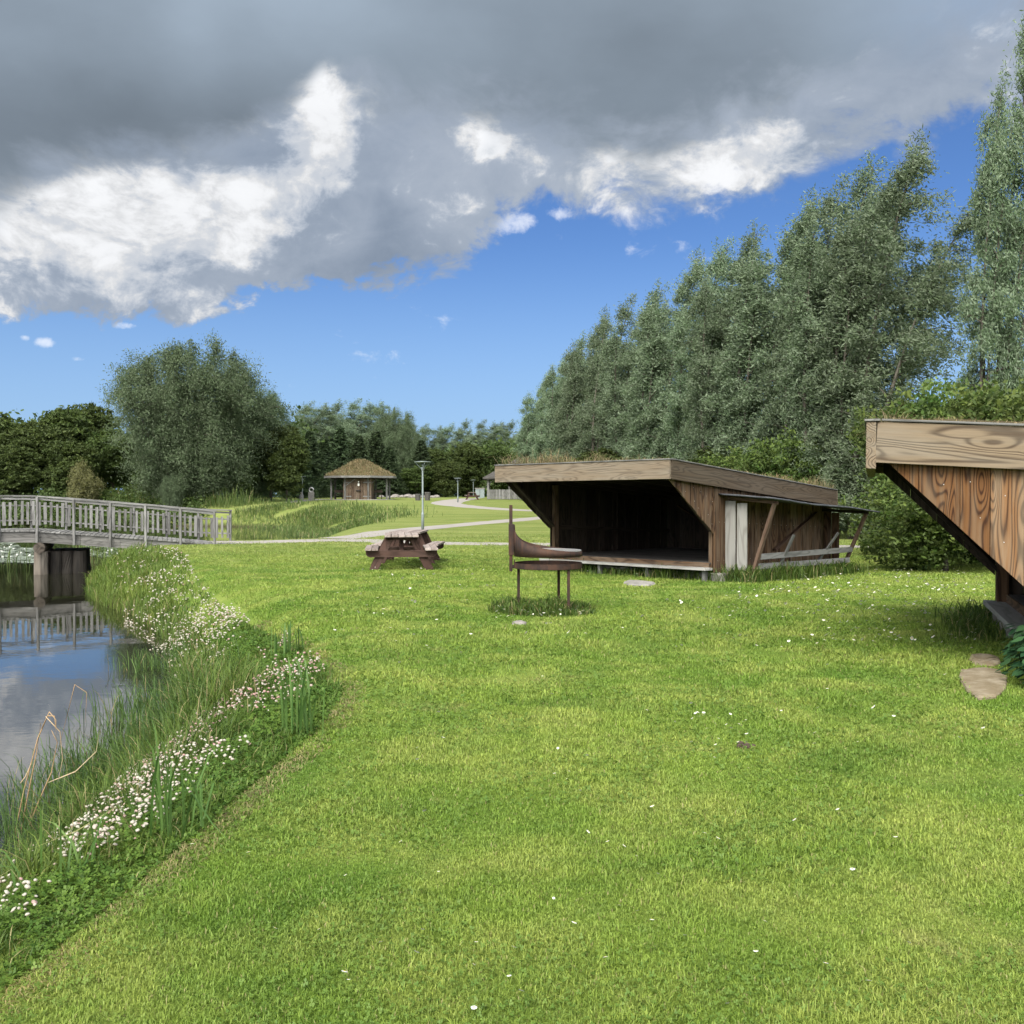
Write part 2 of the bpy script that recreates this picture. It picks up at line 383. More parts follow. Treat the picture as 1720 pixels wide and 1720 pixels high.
# ------------------------------------------------------------------ world: sky with cloud bank
def build_world(sun_el, sun_rot):
    w = bpy.data.worlds.new("World"); SC.world = w; w.use_nodes = True
    s = NT('w', w)
    sky = s.n('TexSky', sky_type='NISHITA', sun_disc=False, sun_elevation=sun_el, sun_rotation=sun_rot, altitude=0, air_density=1.0, dust_density=.6, ozone_density=2.5)
    d = s.n('TexCoord').outputs['Generated']
    nrm = s.n('VectorMath', operation='NORMALIZE'); s.set(nrm.inputs[0], d); d = nrm.outputs[0]
    sp = s.n('SeparateXYZ'); s.set(sp.inputs[0], d); X, Y, Z = sp.outputs
    az = s.math('ARCTAN2', X, Y); el = s.math('ARCSINE', Z)
    def ang(px, py):
        a = math.atan((px-860)/FPX); return a, math.atan((HOR-py)/FPX*math.cos(a))
    A0, A1 = -.62, .62
    def ramp(pts):
        r = s.n('ValToRGB'); cr = r.color_ramp; cr.interpolation = 'B_SPLINE'
        q = [((ang(x, y)[0]-A0)/(A1-A0), ang(x, y)[1]) for x, y in pts]
        while len(cr.elements) < len(q): cr.elements.new(.5)
        for e, (t, v) in zip(cr.elements, q): e.position = max(0, min(1, t)); e.color = (v, v, v, 1)
        s.set(r.inputs[0], s.lin(az, A0, A1)); return r.outputs[0]
    low = ramp([(-300,440),(0,505),(110,500),(180,535),(300,540),(420,535),(520,470),(640,462),(760,430),(850,380),(930,345),(1050,330),(1180,318),(1290,320),(1400,262),(1520,225),(1650,190),(1900,120)])
    dk = ramp([(-300,330),(0,325),(120,300),(260,285),(400,265),(470,215),(530,128),(590,120),(650,165),(760,190),(900,235),(1000,262),(1100,262),(1200,225),(1320,160),(1450,110),(1600,60),(1900,-60)])
    wv = s.mapv(d, (1,1,1.5))
    warp = s.n('TexNoise'); s.set(warp.inputs['Vector'], wv); warp.inputs['Scale'].default_value = 5; warp.inputs['Detail'].default_value = 3
    wsub = s.n('VectorMath', operation='MULTIPLY_ADD'); s.set(wsub.inputs[0], warp.outputs['Color']); wsub.inputs[1].default_value = (.12,.12,.12); s.set(wsub.inputs[2], wv)
    wd = wsub.outputs[0]
    n1 = s.noise(wd, 7, 9, .58); n2 = s.noise(wd, 24, 8, .62); n3 = s.noise(s.mapv(d, (1,1,1.8)), 3.2, 5, .5)
    big = s.noise(s.mapv(d, (1.0,1.0,2.4), (3.1,0,0)), 2.0, 4, .55)
    c1 = s.math('SUBTRACT', n1, .5); c2 = s.math('SUBTRACT', n2, .5)
    e1 = s.math('ADD', el, s.math('ADD', s.math('MULTIPLY', c1, .15), s.math('MULTIPLY', c2, .085)))
    diff = s.math('SUBTRACT', e1, low)
    soft = s.lin(az, -.15, .12, .008, .018)
    alpha = s.sstep(diff, s.math('MULTIPLY', soft, -1.0), soft)
    e2 = s.math('ADD', el, s.math('ADD', s.math('MULTIPLY', c1, .17), s.math('MULTIPLY', c2, .10)))
    ddk = s.math('SUBTRACT', e2, dk)
    dkf = s.sstep(ddk, -.035, .045)
    def blob(px, py, rx, ry):
        a, e = ang(px, py)
        u = s.math('DIVIDE', s.math('SUBTRACT', az, a), rx/FPX); v = s.math('DIVIDE', s.math('SUBTRACT', el, e), ry/FPX)
        return s.math('EXPONENT', s.math('MULTIPLY', s.math('ADD', s.math('MULTIPLY', u, u), s.math('MULTIPLY', v, v)), -1.0))
    br = None
    for px, py, rx, ry, am in ((300,385,270,110,.15),(556,200,46,85,.50),(515,262,88,62,.50),(400,335,130,55,.34),(250,350,120,55,.40),(110,395,95,55,.36),(190,450,110,50,.26),(330,420,150,60,.22),(290,500,130,28,.16),(440,400,40,30,.12),(845,238,70,36,.25),(785,225,36,28,.24),(910,262,50,30,.14),(685,270,30,50,.22),
            (1000,290,42,36,.34),(1150,285,110,36,.28),(1290,245,90,52,.30),(1230,285,80,40,.26),(1390,215,90,40,.16),(780,345,40,22,.30),(880,375,45,22,.35),(540,455,150,34,-.16),(655,350,52,90,-.15),(360,470,70,24,-.16),(720,425,90,40,-.10)):
        b = s.math('MULTIPLY', blob(px, py, rx, ry), am); br = b if br is None else s.math('ADD', br, b)
    det = s.math('ADD', s.math('MULTIPLY', c1, 1.5), s.math('MULTIPLY', c2, 1.25))
    n4 = s.noise(wd, 13, 9, .62); c4 = s.math('SUBTRACT', n4, .5)
    n5 = s.noise(wd, 4.2, 4, .5); c5 = s.math('SUBTRACT', n5, .5)
    tex = s.math('ADD', s.math('MULTIPLY', c1, 1.2), s.math('ADD', s.math('MULTIPLY', c4, 1.3), s.math('MULTIPLY', c2, 1.0)))
    crisp = s.math('ADD', s.math('MULTIPLY', br, 1.0), tex)
    cum = s.sstep(crisp, .11, .44)
    hi = s.sstep(s.math('ADD', s.math('MULTIPLY', br, .75), s.math('MULTIPLY', tex, 1.45)), .24, .66)
    base = s.math('ADD', .50, s.math('ADD', s.math('MULTIPLY', tex, .16), s.math('MULTIPLY', c5, .25)))
    base = s.math('ADD', base, s.math('MULTIPLY', s.math('MINIMUM', br, 0.0), .9))
    lum = s.math('ADD', base, s.math('ADD', s.math('MULTIPLY', cum, .27), s.math('MULTIPLY', hi, .24)))
    lum = s.math('MINIMUM', s.math('MAXIMUM', lum, .30), 1.25)
    lit = s.mix(s.lin(lum, .36, .85), (.74,.92,1.20), (.98,.995,1.02))
    vs = s.n('VectorMath', operation='SCALE'); s.set(vs.inputs[0], lit); s.set(vs.inputs[3], lum); litc = vs.outputs[0]
    gl = s.math('ADD', s.math('MULTIPLY', s.math('SUBTRACT', n3, .5), .34), s.math('ADD', .335, s.math('MULTIPLY', s.math('SUBTRACT', big, .5), .20)))
    gl = s.math('ADD', gl, s.math('ADD', s.math('MULTIPLY', s.sstep(el, .34, .50), .09), s.math('MULTIPLY', s.math('ADD', c1, c2), .035)))
    gl = s.math('ADD', gl, s.math('MULTIPLY', s.sstep(az, .22, .5), .12))
    gl = s.math('SUBTRACT', gl, s.math('MULTIPLY', blob(250,225,330,80), .07))
    gl = s.math('ADD', gl, s.math('MULTIPLY', s.math('ADD', blob(330,60,60,110), blob(520,30,120,60)), .07))
    gcol = s.mix(s.sstep(az, .25, .52), (.80,.98,1.19), (.70,.92,1.28))
    vg = s.n('VectorMath', operation='SCALE'); s.set(vg.inputs[0], gcol); s.set(vg.inputs[3], gl); grey = vg.outputs[0]
    cloud = s.mix(s.math('MULTIPLY', dkf, s.math('SUBTRACT', 1.0, s.math('MULTIPLY', cum, s.sstep(br, .16, .36)))), litc, grey)
    # small fair-weather puffs
    puff = None
    for px, py, rx, ry in ((78,575,22,12),(45,568,10,6),(138,604,32,7),(870,375,60,26),(930,360,30,15),(215,548,25,8)):
        b = s.math('ADD', blob(px, py, rx, ry), s.math('MULTIPLY', s.math('ADD', c1, s.math('MULTIPLY', c2, 1.6)), 1.6)); b = s.sstep(b, .42, 1.0)
        puff = b if puff is None else s.math('MAXIMUM', puff, b)
    K = 10.0
    sc = s.n('VectorMath', operation='SCALE'); s.set(sc.inputs[0], cloud); sc.inputs[3].default_value = K*CLOUD_GAIN
    blue = s.mix(1, sky.outputs[0], SKY_TINT, 'MULTIPLY')
    blue = s.mix(s.sstep(el, .27, .0, 0.0, .75), blue, (2.4,3.7,5.6))
    col = s.mix(alpha, s.mix(s.math('MULTIPLY', puff, .62), blue, (6.2,6.4,6.8)), sc.outputs[0])
    # behind the camera: bright unseen cloud, added as soft fill light
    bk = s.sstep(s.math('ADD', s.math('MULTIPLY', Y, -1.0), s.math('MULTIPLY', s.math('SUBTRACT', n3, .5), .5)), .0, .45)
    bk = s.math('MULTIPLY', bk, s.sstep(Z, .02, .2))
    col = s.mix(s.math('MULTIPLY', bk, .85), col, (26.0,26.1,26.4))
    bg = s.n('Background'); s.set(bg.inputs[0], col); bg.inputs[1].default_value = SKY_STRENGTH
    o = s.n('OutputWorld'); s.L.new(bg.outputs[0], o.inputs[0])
SKY_STRENGTH = .055; CLOUD_GAIN = .555; SKY_TINT = (.37,.515,.75); EXPOSURE = 1.58
SUN_EL = R(48); SUN_AZ = R(203)   # compass-like azimuth measured from +Y towards +X: behind the camera, a little to the left
build_world(SUN_EL, SUN_AZ)
def add_sun():
    l = bpy.data.lights.new('sun', 'SUN'); l.energy = 2.1; l.angle = R(32); l.color = (1,.95,.87)
    o = bpy.data.objects.new('sun', l); COL.objects.link(o)
    dv = Vector((math.sin(SUN_AZ)*math.cos(SUN_EL), math.cos(SUN_AZ)*math.cos(SUN_EL), math.sin(SUN_EL)))
    o.rotation_euler = dv.to_track_quat('Z', 'Y').to_euler(); o.location = (-20,-20,40)
add_sun()
cam = bpy.data.cameras.new('camera'); cam.sensor_fit = 'HORIZONTAL'; cam.sensor_width = 36; cam.lens = 36*FPX/1720; cam.clip_end = 3000
camo = bpy.data.objects.new('camera', cam); COL.objects.link(camo); camo.location = (0,0,CAM_H); camo.rotation_euler = (math.pi/2-PITCH, 0, 0)
SC.camera = camo
SC.view_settings.view_transform = 'Standard'; SC.view_settings.look = 'None'; SC.view_settings.gamma = 1; SC.view_settings.exposure = EXPOSURE
SC.render.engine = 'CYCLES'
SC.cycles.use_denoising = True
SC.cycles.max_bounces = 6; SC.cycles.diffuse_bounces = 3; SC.cycles.glossy_bounces = 3; SC.cycles.transmission_bounces = 3; SC.cycles.transparent_max_bounces = 4
SC.cycles.use_adaptive_sampling = True; SC.cycles.adaptive_threshold = .02

# ================================================================== SETTING: ground, water, paths
def build_ground():
    rad = np.concatenate([[0.0], np.geomspace(.6, 900, 380)])
    ang = np.concatenate([np.arange(-34, 34, .22), np.arange(34, 326, 4.0)])
    ang = np.radians(ang); na = len(ang)
    rr, aa = np.meshgrid(rad, ang, indexing='ij')
    x = rr*np.sin(aa); y = rr*np.cos(aa)
    z = ground_z(x.ravel(), y.ravel())
    V = np.stack([x.ravel(), y.ravel(), z], 1)
    i, j = np.meshgrid(np.arange(len(rad)-1), np.arange(na), indexing='ij'); j2 = (j+1) % na
    F = np.stack([i*na+j, i*na+j2, (i+1)*na+j2, (i+1)*na+j], -1).reshape(-1, 4)[:, ::-1]
    o = big_mesh('ground', V, F, None, ground_mat())
    o.data.polygons.foreach_set('use_smooth', np.ones(len(F), bool))
    tag(o, 'mown green lawn falling to a pond on the left', 'lawn', kind='structure')
build_ground()

def build_water():
    s = NT('pond_water'); p = s.pos()
    n = s.noise(s.mapv(p, (1.0,1.6,1)), 1.6, 3, .5); n2 = s.noise(s.mapv(p, (1.0,2.0,1)), 7, 2, .5)
    patch = s.sstep(s.noise(p, .25, 3, .5), .45, .7)
    h = s.math('ADD', s.math('MULTIPLY', n, .5), s.math('MULTIPLY', s.math('MULTIPLY', n2, patch), .25))
    m = s.out((.012,.012,.007), .015, s.bump(h, .10, .03), spec=.5, **{'IOR': 3.6})
    v = POND; me = bpy.data.meshes.new('pond_water')
    xs = [p_[0] for p_ in v]; ys = [p_[1] for p_ in v]
    me.from_pydata([(min(xs)-1, min(ys)-1, WATER_Z), (max(xs)+1, min(ys)-1, WATER_Z), (max(xs)+1, max(ys)+1, WATER_Z), (min(xs)-1, max(ys)+1, WATER_Z)], [], [(0,1,2,3)])
    tag(link('pond_water', me, m), 'still dark pond water mirroring the sky and the footbridge', 'pond', kind='structure')
build_water()

def path_mat():
    s = NT('gravel_path'); p = s.pos(); n = s.noise(p, 1.2, 5, .6); f = s.noise(p, 40, 3, .7)
    c = s.mix(n, (.22,.20,.178), (.31,.288,.26)); c = s.mix(s.math('MULTIPLY', f, .4), c, (.2,.185,.165))
    return s.out(c, .95, s.bump(f, .4, .01))
M_PATH = path_mat()
def build_path(pix, w, name, label, ends=None):
    """pix: list of (px, py, width) pixel samples resolved to the terrain"""
    P = []
    for q in pix:
        if len(q) == 4: P.append((q[1], q[2], q[3]))
        else: g = G(q[0], q[1]); P.append((g[0], g[1], q[2]))
    for _ in range(2):
        Q = [P[0]]
        for a, b in zip(P[:-1], P[1:]):
            Q += [tuple(a[k]*.75+b[k]*.25 for k in range(3)), tuple(a[k]*.25+b[k]*.75 for k in range(3))]
        P = Q+[P[-1]]
    Q = []
    for a, b in zip(P[:-1], P[1:]):
        n = max(1, int(math.dist(a[:2], b[:2])/.6))
        Q += [tuple(a[k]+(b[k]-a[k])*i/n for k in range(3)) for i in range(n)]
    P = np.array(Q+[P[-1]])
    T = np.gradient(P[:, :2], axis=0); T /= np.linalg.norm(T, axis=1)[:, None]+1e-9
    N = np.stack([-T[:,1], T[:,0]], 1)
    K = 7; V = []
    for k in range(K):
        f = (k/(K-1)-.5)
        wob = (vnoise(P[:,0]*1.3, P[:,1]*1.3, 11+k//4)-.5)*.22 if k in (0, K-1) else 0
        xy = P[:, :2]+N*(P[:, 2:3]*f)+N*np.reshape(wob, (-1,1)) if not np.isscalar(wob) else P[:, :2]+N*(P[:, 2:3]*f)
        z = ground_z(xy[:,0], xy[:,1])+(.018 if k not in (0, K-1) else .004)
        V.append(np.column_stack([xy, z]))
    V = np.stack(V, 1).reshape(-1, 3); m = len(P)
    i, k = np.meshgrid(np.arange(m-1), np.arange(K-1), indexing='ij')
    F = np.stack([i*K+k, i*K+k+1, (i+1)*K+k+1, (i+1)*K+k], -1).reshape(-1, 4)
    o = big_mesh(name, V, F, None, M_PATH)
    tag(o, label, 'path', kind='structure')
    return P
def Gw(px, py, w): return (px, py, w)
PATH1 = build_path([(0,-10.3,34.35,1.8),(430,911,1.9),(520,908,2.1),(600,907,2.0),(700,912,1.7),(850,914,1.7),(1000,915,1.7),(1200,917,1.7),(1430,918,1.7),(1560,921,1.7),(1720,924,1.7)], 2, 'path', 'pale gravel path running level behind the picnic tables and shelter')
PATH2 = build_path([(560,905,1.5),(625,897,2.0),(700,888,1.7),(800,879.5,1.7),(905,870,1.8),(985,864,1.9),(1000,860.5,2.0),(940,859.5,2.0),(860,856.5,2.0),(790,851.5,2.2),(748,847,2.6),(752,843,2.8),(772,839.6,2.6),(792,837.4,2.2)], 2, 'path', 'pale gravel path winding back past the tall lamp post to the trees')
PATH3 = build_path([(487,844.2,1.5),(497,842.2,1.6),(512,840.4,1.8),(538,838.6,2.0)], 2, 'path', 'short gravel path beside the small lamp near the thatched pavilion')

# ================================================================== GRASS (stuff nobody could count)
def blades(P, h, w, lean, tint, name, mat, parent=None, az=None, wind=(0,0), label=None, cat=None, seg=2):
    n = len(P)
    az = rng.uniform(0, 2*math.pi, n) if az is None else az
    fa = az+rng.normal(0, .5, n)
    side = np.stack([-np.sin(fa), np.cos(fa), np.zeros(n)], 1)
    d = np.stack([np.cos(az), np.sin(az), np.zeros(n)], 1)*(lean*h)[:, None]+np.array([wind[0], wind[1], 0])*h[:, None]
    up = np.array([0,0,1.0])
    b = P-up*(.01+.08*h[:, None])
    m1 = P+d*.28+up*(h*.55)[:, None]
    droop = np.clip(1-.28*lean**2, .35, 1)
    tip = P+d*1.0+up*(h*droop)[:, None]
    hw = side*(w/2)[:, None]
    if seg == 2:
        V = np.stack([b-hw*.8, b+hw*.8, m1+hw, m1-hw, tip], 1).reshape(-1, 3)
        k = np.arange(n)[:, None]*5
        F = [k+np.array([[0,1,2,3]]), k+np.array([[3,2,4]])]; nv = 5
        hg = np.tile([0,0,.55,.55,1], n)
    else:
        m2 = P+d*.62+up*(h*(.55+ (droop-.55)*.75))[:, None]
        V = np.stack([b-hw*.7, b+hw*.7, m1+hw, m1-hw, m2+hw*.75, m2-hw*.75, tip], 1).reshape(-1, 3)
        k = np.arange(n)[:, None]*7
        F = [k+np.array([[0,1,2,3]]), k+np.array([[3,2,4,5]]), k+np.array([[5,4,6]])]; nv = 7
        hg = np.tile([0,0,.5,.5,.8,.8,1], n)
    o = big_mesh(name, V, F, {'tint': np.repeat(tint, nv), 'hgt': hg}, mat, parent)
    if label: tag(o, label, cat, kind='stuff')
    return o
M_LAWNB = blade_mat('lawn_blade', True, dryness=.03, trans=.42)
M_TALL = blade_mat('bank_grass_blade', False, (.032,.070,.012), (.112,.165,.030), (.30,.25,.12), .08)
M_RUSH = blade_mat('rush_stem', False, (.022,.056,.012), (.072,.125,.026), (.22,.16,.08), .06, .25)
M_IRIS = blade_mat('iris_leaf', False, (.050,.115,.024), (.105,.185,.048), (.35,.32,.14), .05)
M_DRY = blade_mat('dry_roof_grass', False, (.15,.118,.062), (.31,.25,.14), (.10,.14,.04), .22)
M_REED = blade_mat('reed_leaf', False, (.038,.075,.018), (.125,.175,.045), (.3,.26,.13), .07)

def lawn_ok(x, y, m=0.0):
    ok = ~(inside(x, y, BANK)) & (poly_dist(x, y, POND) > .9) & ~inside(x, y, POND)
    return ok
def polar_samples(N, r0, r1, expo, a=31.5):
    # density ~ r^-expo per area  -> pdf(r) ~ r^(1-expo)
    k = 2-expo; u = rng.random(N)
    r = (r0**k+u*(r1**k-r0**k))**(1/k)
    t = np.radians(rng.uniform(-a, a, N))
    return r*np.sin(t), r*np.cos(t), r
SLABS = []
def lawn_grass():
    x, y, r = polar_samples(1300000, 2.3, 44, 1.75)
    # exclusions: slabs and shelter floors are added before this runs
    k = lawn_ok(x, y)
    for poly in SLABS: k &= ~(inside(x, y, poly) & (poly_dist(x, y, poly) > .035))
    k &= rng.random(len(r)) > np.clip((r-24)/20, 0, 1)
    x, y, r = x[k], y[k], r[k]
    z = ground_z(x, y); n = len(x)
    pat = vnoise(x*1.6, y*1.6, 5); pat2 = vnoise(x*6, y*6, 6)
    h = (.011+.016*rng.random(n)**1.6)*(.6+.8*pat)*(.65+.7*pat2)*np.clip((r/7), .95, 1.5)
    long = rng.random(n) < .03; h = np.where(long, h*1.5, h)
    w = .0030*(r/3)**.78*rng.uniform(.7, 1.3, n)
    tint = np.clip(rng.normal(.45, .20, n)+(pat2-.5)*.4, 0, 1)
    bare = (vnoise(x*.9+7, y*.9, 15)*.6+vnoise(x*2.7, y*2.7, 16)*.4)
    kk = rng.random(n) > np.clip((bare-.60)*4, 0, .75)
    x, y, z, h, w, tint, r = x[kk], y[kk], z[kk], h[kk], w[kk], tint[kk], r[kk]; n = len(x)
    # low clover and plantain rosettes among the blades
    q = rng.random(n) < .075; q &= vnoise(x*1.9, y*1.9, 17) > .45; q &= r < 16
    round_leaves(x[q], y[q], z[q]+rng.uniform(.008, .026, q.sum()), .0058*(r[q]/3)**.6*rng.uniform(.6, 1.5, q.sum()), .45, np.clip(rng.normal(.35, .25, q.sum()), 0, 1), 'lawn_clover', L_LCLOV, 'low clover leaves mixed into the mown lawn', 'clover')
    blades(np.stack([x, y, z], 1), h, w, rng.uniform(.15, 1.25, n), tint, 'lawn_grass', M_LAWNB, label='short mown grass blades covering the lawn', cat='grass')

def round_leaves(x, y, z, size, tilt, tint, name, mat, label, cat):
    """trifoliate leaf: three pointed quads round a centre"""
    n = len(x); V = []; 
    a0 = rng.uniform(0, 2*math.pi, n); C = np.stack([x, y, z], 1)
    nx = rng.normal(0, tilt, n); ny = rng.normal(0, tilt, n)
    for k in range(3):
        a = a0+k*2.094
        e = np.stack([np.cos(a), np.sin(a), np.cos(a)*nx+np.sin(a)*ny+.12], 1); f = np.stack([-np.sin(a), np.cos(a), -np.sin(a)*nx+np.cos(a)*ny], 1)
        s = size[:, None]
        V.append(np.stack([C, C+s*(.55*e+.46*f), C+s*(1.02*e+.25*f), C+s*(1.02*e-.25*f), C+s*(.55*e-.46*f)], 1))
    V = np.stack(V, 1).reshape(-1, 3); F = np.arange(n*3)[:, None]*5+np.array([[0,4,3,2,1]])
    o = big_mesh(name, V, F, {'tint': np.repeat(tint, 15), 'hgt': np.ones(n*15)}, mat)
    return tag(o, label, cat, kind='stuff')

def heads(P, size, tint, name, mats, squash=.85, petals=None, label=None, cat=None):
    """small bumpy flower heads: a few rings of vertices each"""
    n = len(P); m = 7
    rings = [(.55,-.5),(.98,-.05),(.82,.5),(.35,.85)]
    a = np.arange(m)*2*math.pi/m
    base = []
    for i, (r, z) in enumerate(rings):
        rr = r*(1+.16*np.where((np.arange(m)+i) % 2 == 0, 1, -1)); base.append(np.stack([rr*np.cos(a+i*.4), rr*np.sin(a+i*.4), np.full(m, z*squash)+.1*np.where((np.arange(m)+i) % 2 == 0, 1, -1)], 1))
    base = np.vstack(base+[np.array([[0,0,.92*squash]])]); nv = len(base)
    rot = rng.uniform(0, 6.28, n); c, s = np.cos(rot), np.sin(rot)
    V = np.stack([base[None,:,0]*c[:,None]-base[None,:,1]*s[:,None], base[None,:,0]*s[:,None]+base[None,:,1]*c[:,None], np.repeat(base[None,:,2], n, 0)], 2)
    tl = rng.normal(0, .25, (n, 2)); V[:, :, 2] += V[:, :, 0]*tl[:, :1]+V[:, :, 1]*tl[:, 1:]
    V = V*size[:, None, None]+P[:, None, :]
    q = []; t = []
    for i in range(len(rings)-1):
        for k in range(m): q.append((i*m+k, i*m+(k+1) % m, (i+1)*m+(k+1) % m, (i+1)*m+k))
    L = (len(rings)-1)*m
    for k in range(m): t.append((L+k, L+(k+1) % m, nv-1))
    off = (np.arange(n)*nv)[:, None, None]
    F = [(off+np.array(q)[None]).reshape(-1, 4), (off+np.array(t)[None]).reshape(-1, 3)]
    hg = np.tile(base[:, 2], n)
    o = big_mesh(name, V.reshape(-1, 3), F, {'tint': np.repeat(tint, nv), 'hgt': hg}, mats)
    return tag(o, label, cat, kind='stuff') if label else o
def head_mat():
    s = NT('clover_head'); t = s.attr('tint'); h = s.attr('hgt')
    top = s.mix(s.sstep(t, .55, 1.0), (.42,.395,.325), (.36,.22,.20))
    c = s.mix(s.sstep(h, -.35, .25), (.34,.27,.18), top)
    return s.leaf(c, .2, .7, .03)
M_HEAD = head_mat()
def daisy_mat():
    s = NT('daisy_petal'); return s.leaf((.56,.56,.53), .15, .6, .03)
M_DAISY = daisy_mat(); M_YEL = simple('daisy_eye', (.62,.42,.03), .7)

def edge_sample(N, lo, hi, y0, y1, expo=1.0):
    """points left of the lawn edge at perpendicular distance lo..hi, y from y0 to y1"""
    E = np.array(LAWN_EDGE); u = rng.random(N)
    yy = np.exp(np.log(y0)+u*(np.log(y1)-np.log(y0))) if expo else y0+u*(y1-y0)
    ex = np.interp(yy, E[:,1], E[:,0]); sl = np.gradient(E[:,0], E[:,1]); sy = np.interp(yy, E[:,1], sl)
    nx, ny = -1/np.hypot(1, sy), sy/np.hypot(1, sy)
    d = lo+(hi-lo)*rng.random(N)
    return ex+nx*d, yy+ny*d, d

def bank_vegetation():
    # tall grass over the whole bank down to the water
    N = 330000
    x = rng.uniform(-14.5, -1.0, N); y = np.exp(rng.uniform(math.log(1.8), math.log(33), N))
    k = inside(x, y, BANK) & ~(inside(x, y, POND) & (poly_dist(x, y, POND) > .12)) & (x > -.62*y-.6)
    x, y = x[k], y[k]; de = poly_dist(x, y, LAWN_EDGE, False); dw = poly_dist(x, y, POND)
    r = np.hypot(x, y); z = ground_z(x, y); n = len(x)
    p = vnoise(x*1.3, y*1.3, 21); p2 = vnoise(x*4, y*4, 22)
    h = (.08+.24*np.clip((de-.05)/1.0, 0, 1)*(.35+.95*p)+.09*p2)*rng.uniform(.6, 1.15, n)
    h *= np.where(de < .55, .70, 1.0)*(1+.75*np.exp(-((y-10.5)/3.2)**2)*np.clip((de-.5)/.5, 0, 1))
    keep = (rng.random(n) < .35+.9*p2) & ((de > .5) | (rng.random(n) < .8))
    w = .0042*(r/4)**.62*rng.uniform(.7, 1.4, n)
    az = rng.uniform(0, 6.28, n); tint = np.clip(rng.normal(.45, .25, n)+(p-.5)*.6+np.clip((y-18)/10, 0, .35), 0, 1)
    P = np.stack([x, y, z], 1)[keep]
    blades(P, h[keep], w[keep], rng.uniform(.15, 1.1, n)[keep], tint[keep], 'bank_grass', M_TALL, az=az[keep], wind=(.12,-.05), label='tall unmown grass on the pond bank', cat='tall grass', seg=3)
    # rushes at the water's edge
    cl = []
    for px, py, d, m, hh in ((20,1340,7.2,300,.55),(150,1270,8.4,420,.62),(90,1320,7.6,340,.6),(215,1240,8.9,460,.66),(245,1225,9.3,420,.6),(275,1205,10.0,380,.55),(240,1170,11.0,380,.6),(280,1140,12.2,340,.5),(270,1095,14.4,300,.5),(200,1262,8.5,380,.55),(60,1400,6.4,220,.5)):
        q = at(px, py, d); cx, cy = q[0], q[1]
        xx = cx+rng.normal(0, .26, m); yy = cy+rng.normal(0, .30, m)
        cl.append(np.column_stack([xx, yy, ground_z(xx, yy), hh*.78*rng.uniform(.5, 1.2, m)]))
    A = np.vstack(cl); A[:, 2] = np.maximum(A[:, 2], WATER_Z-.15); n = len(A); r = np.hypot(A[:,0], A[:,1])
    blades(A[:, :3], A[:, 3], .005*(r/6)**.6*rng.uniform(.7, 1.2, n), rng.uniform(.05, .75, n), rng.random(n), 'rushes', M_RUSH, wind=(-.12,0), label='dark green rushes along the water edge of the bank', cat='rushes', seg=3)
    # clover leaves in the flowering strip and beneath
    x, y, d = edge_sample(52000, -.02, 1.15, 2.2, 15)
    k = vnoise(x*2.2, y*2.2, 31) > .22; x, y, d = x[k], y[k], d[k]; n = len(x)
    z = ground_z(x, y)+(.02+.10*np.clip(d/.3, 0, 1)*rng.random(n)+.04*np.clip(d, 0, .6))
    r = np.hypot(x, y)
    round_leaves(x, y, z, .0102*(r/3.3)**.4*rng.uniform(.7, 1.35, n), .42, np.clip(rng.normal(.45, .25, n), 0, 1), 'clover_leaves', L_CLOV, 'leafy green clover fringing the lawn along the bank', 'clover')
    # clover flower heads, in drifts
    X = []; 
    for (y0, y1, lo, hi, m, pink) in ((2.5,4.2,.12,1.0,90,.1),(3.7,4.6,.25,1.1,200,.15),(4.3,6.2,.12,1.0,620,.25),(5.8,7.4,.35,1.35,430,.65),(6.6,9.2,.15,1.5,430,.75),(8.2,11,.1,1.3,330,.45),(12.5,17,.05,1.1,520,.15),(15,23,.05,1.4,560,.1),(22,28,.1,1.6,160,.1)):
        x, y, d = edge_sample(m*2, lo, hi, y0, y1, 0)
        k = vnoise(x*2.6, y*2.6, 41) > .44; x, y = x[k][:int(m*1.05)], y[k][:int(m*1.05)]
        X.append(np.column_stack([x, y, np.full(len(x), pink)]))
    A = np.vstack(X); n = len(A); x, y = A[:,0], A[:,1]; r = np.hypot(x, y)
    z = ground_z(x, y)+rng.uniform(.12, .25, n)*np.clip(r/5.5, .85, 1.1)
    tint = np.clip(A[:,2]*.65+rng.normal(.33, .25, n), 0, 1)
    heads(np.stack([x, y, z], 1), .0086*rng.uniform(.45, 1.35, n)*np.clip((r/6)**.5, 1, 2.0), tint, 'clover_flowers', M_HEAD, label='white and pinkish clover flower heads along the bank', cat='clover flowers')

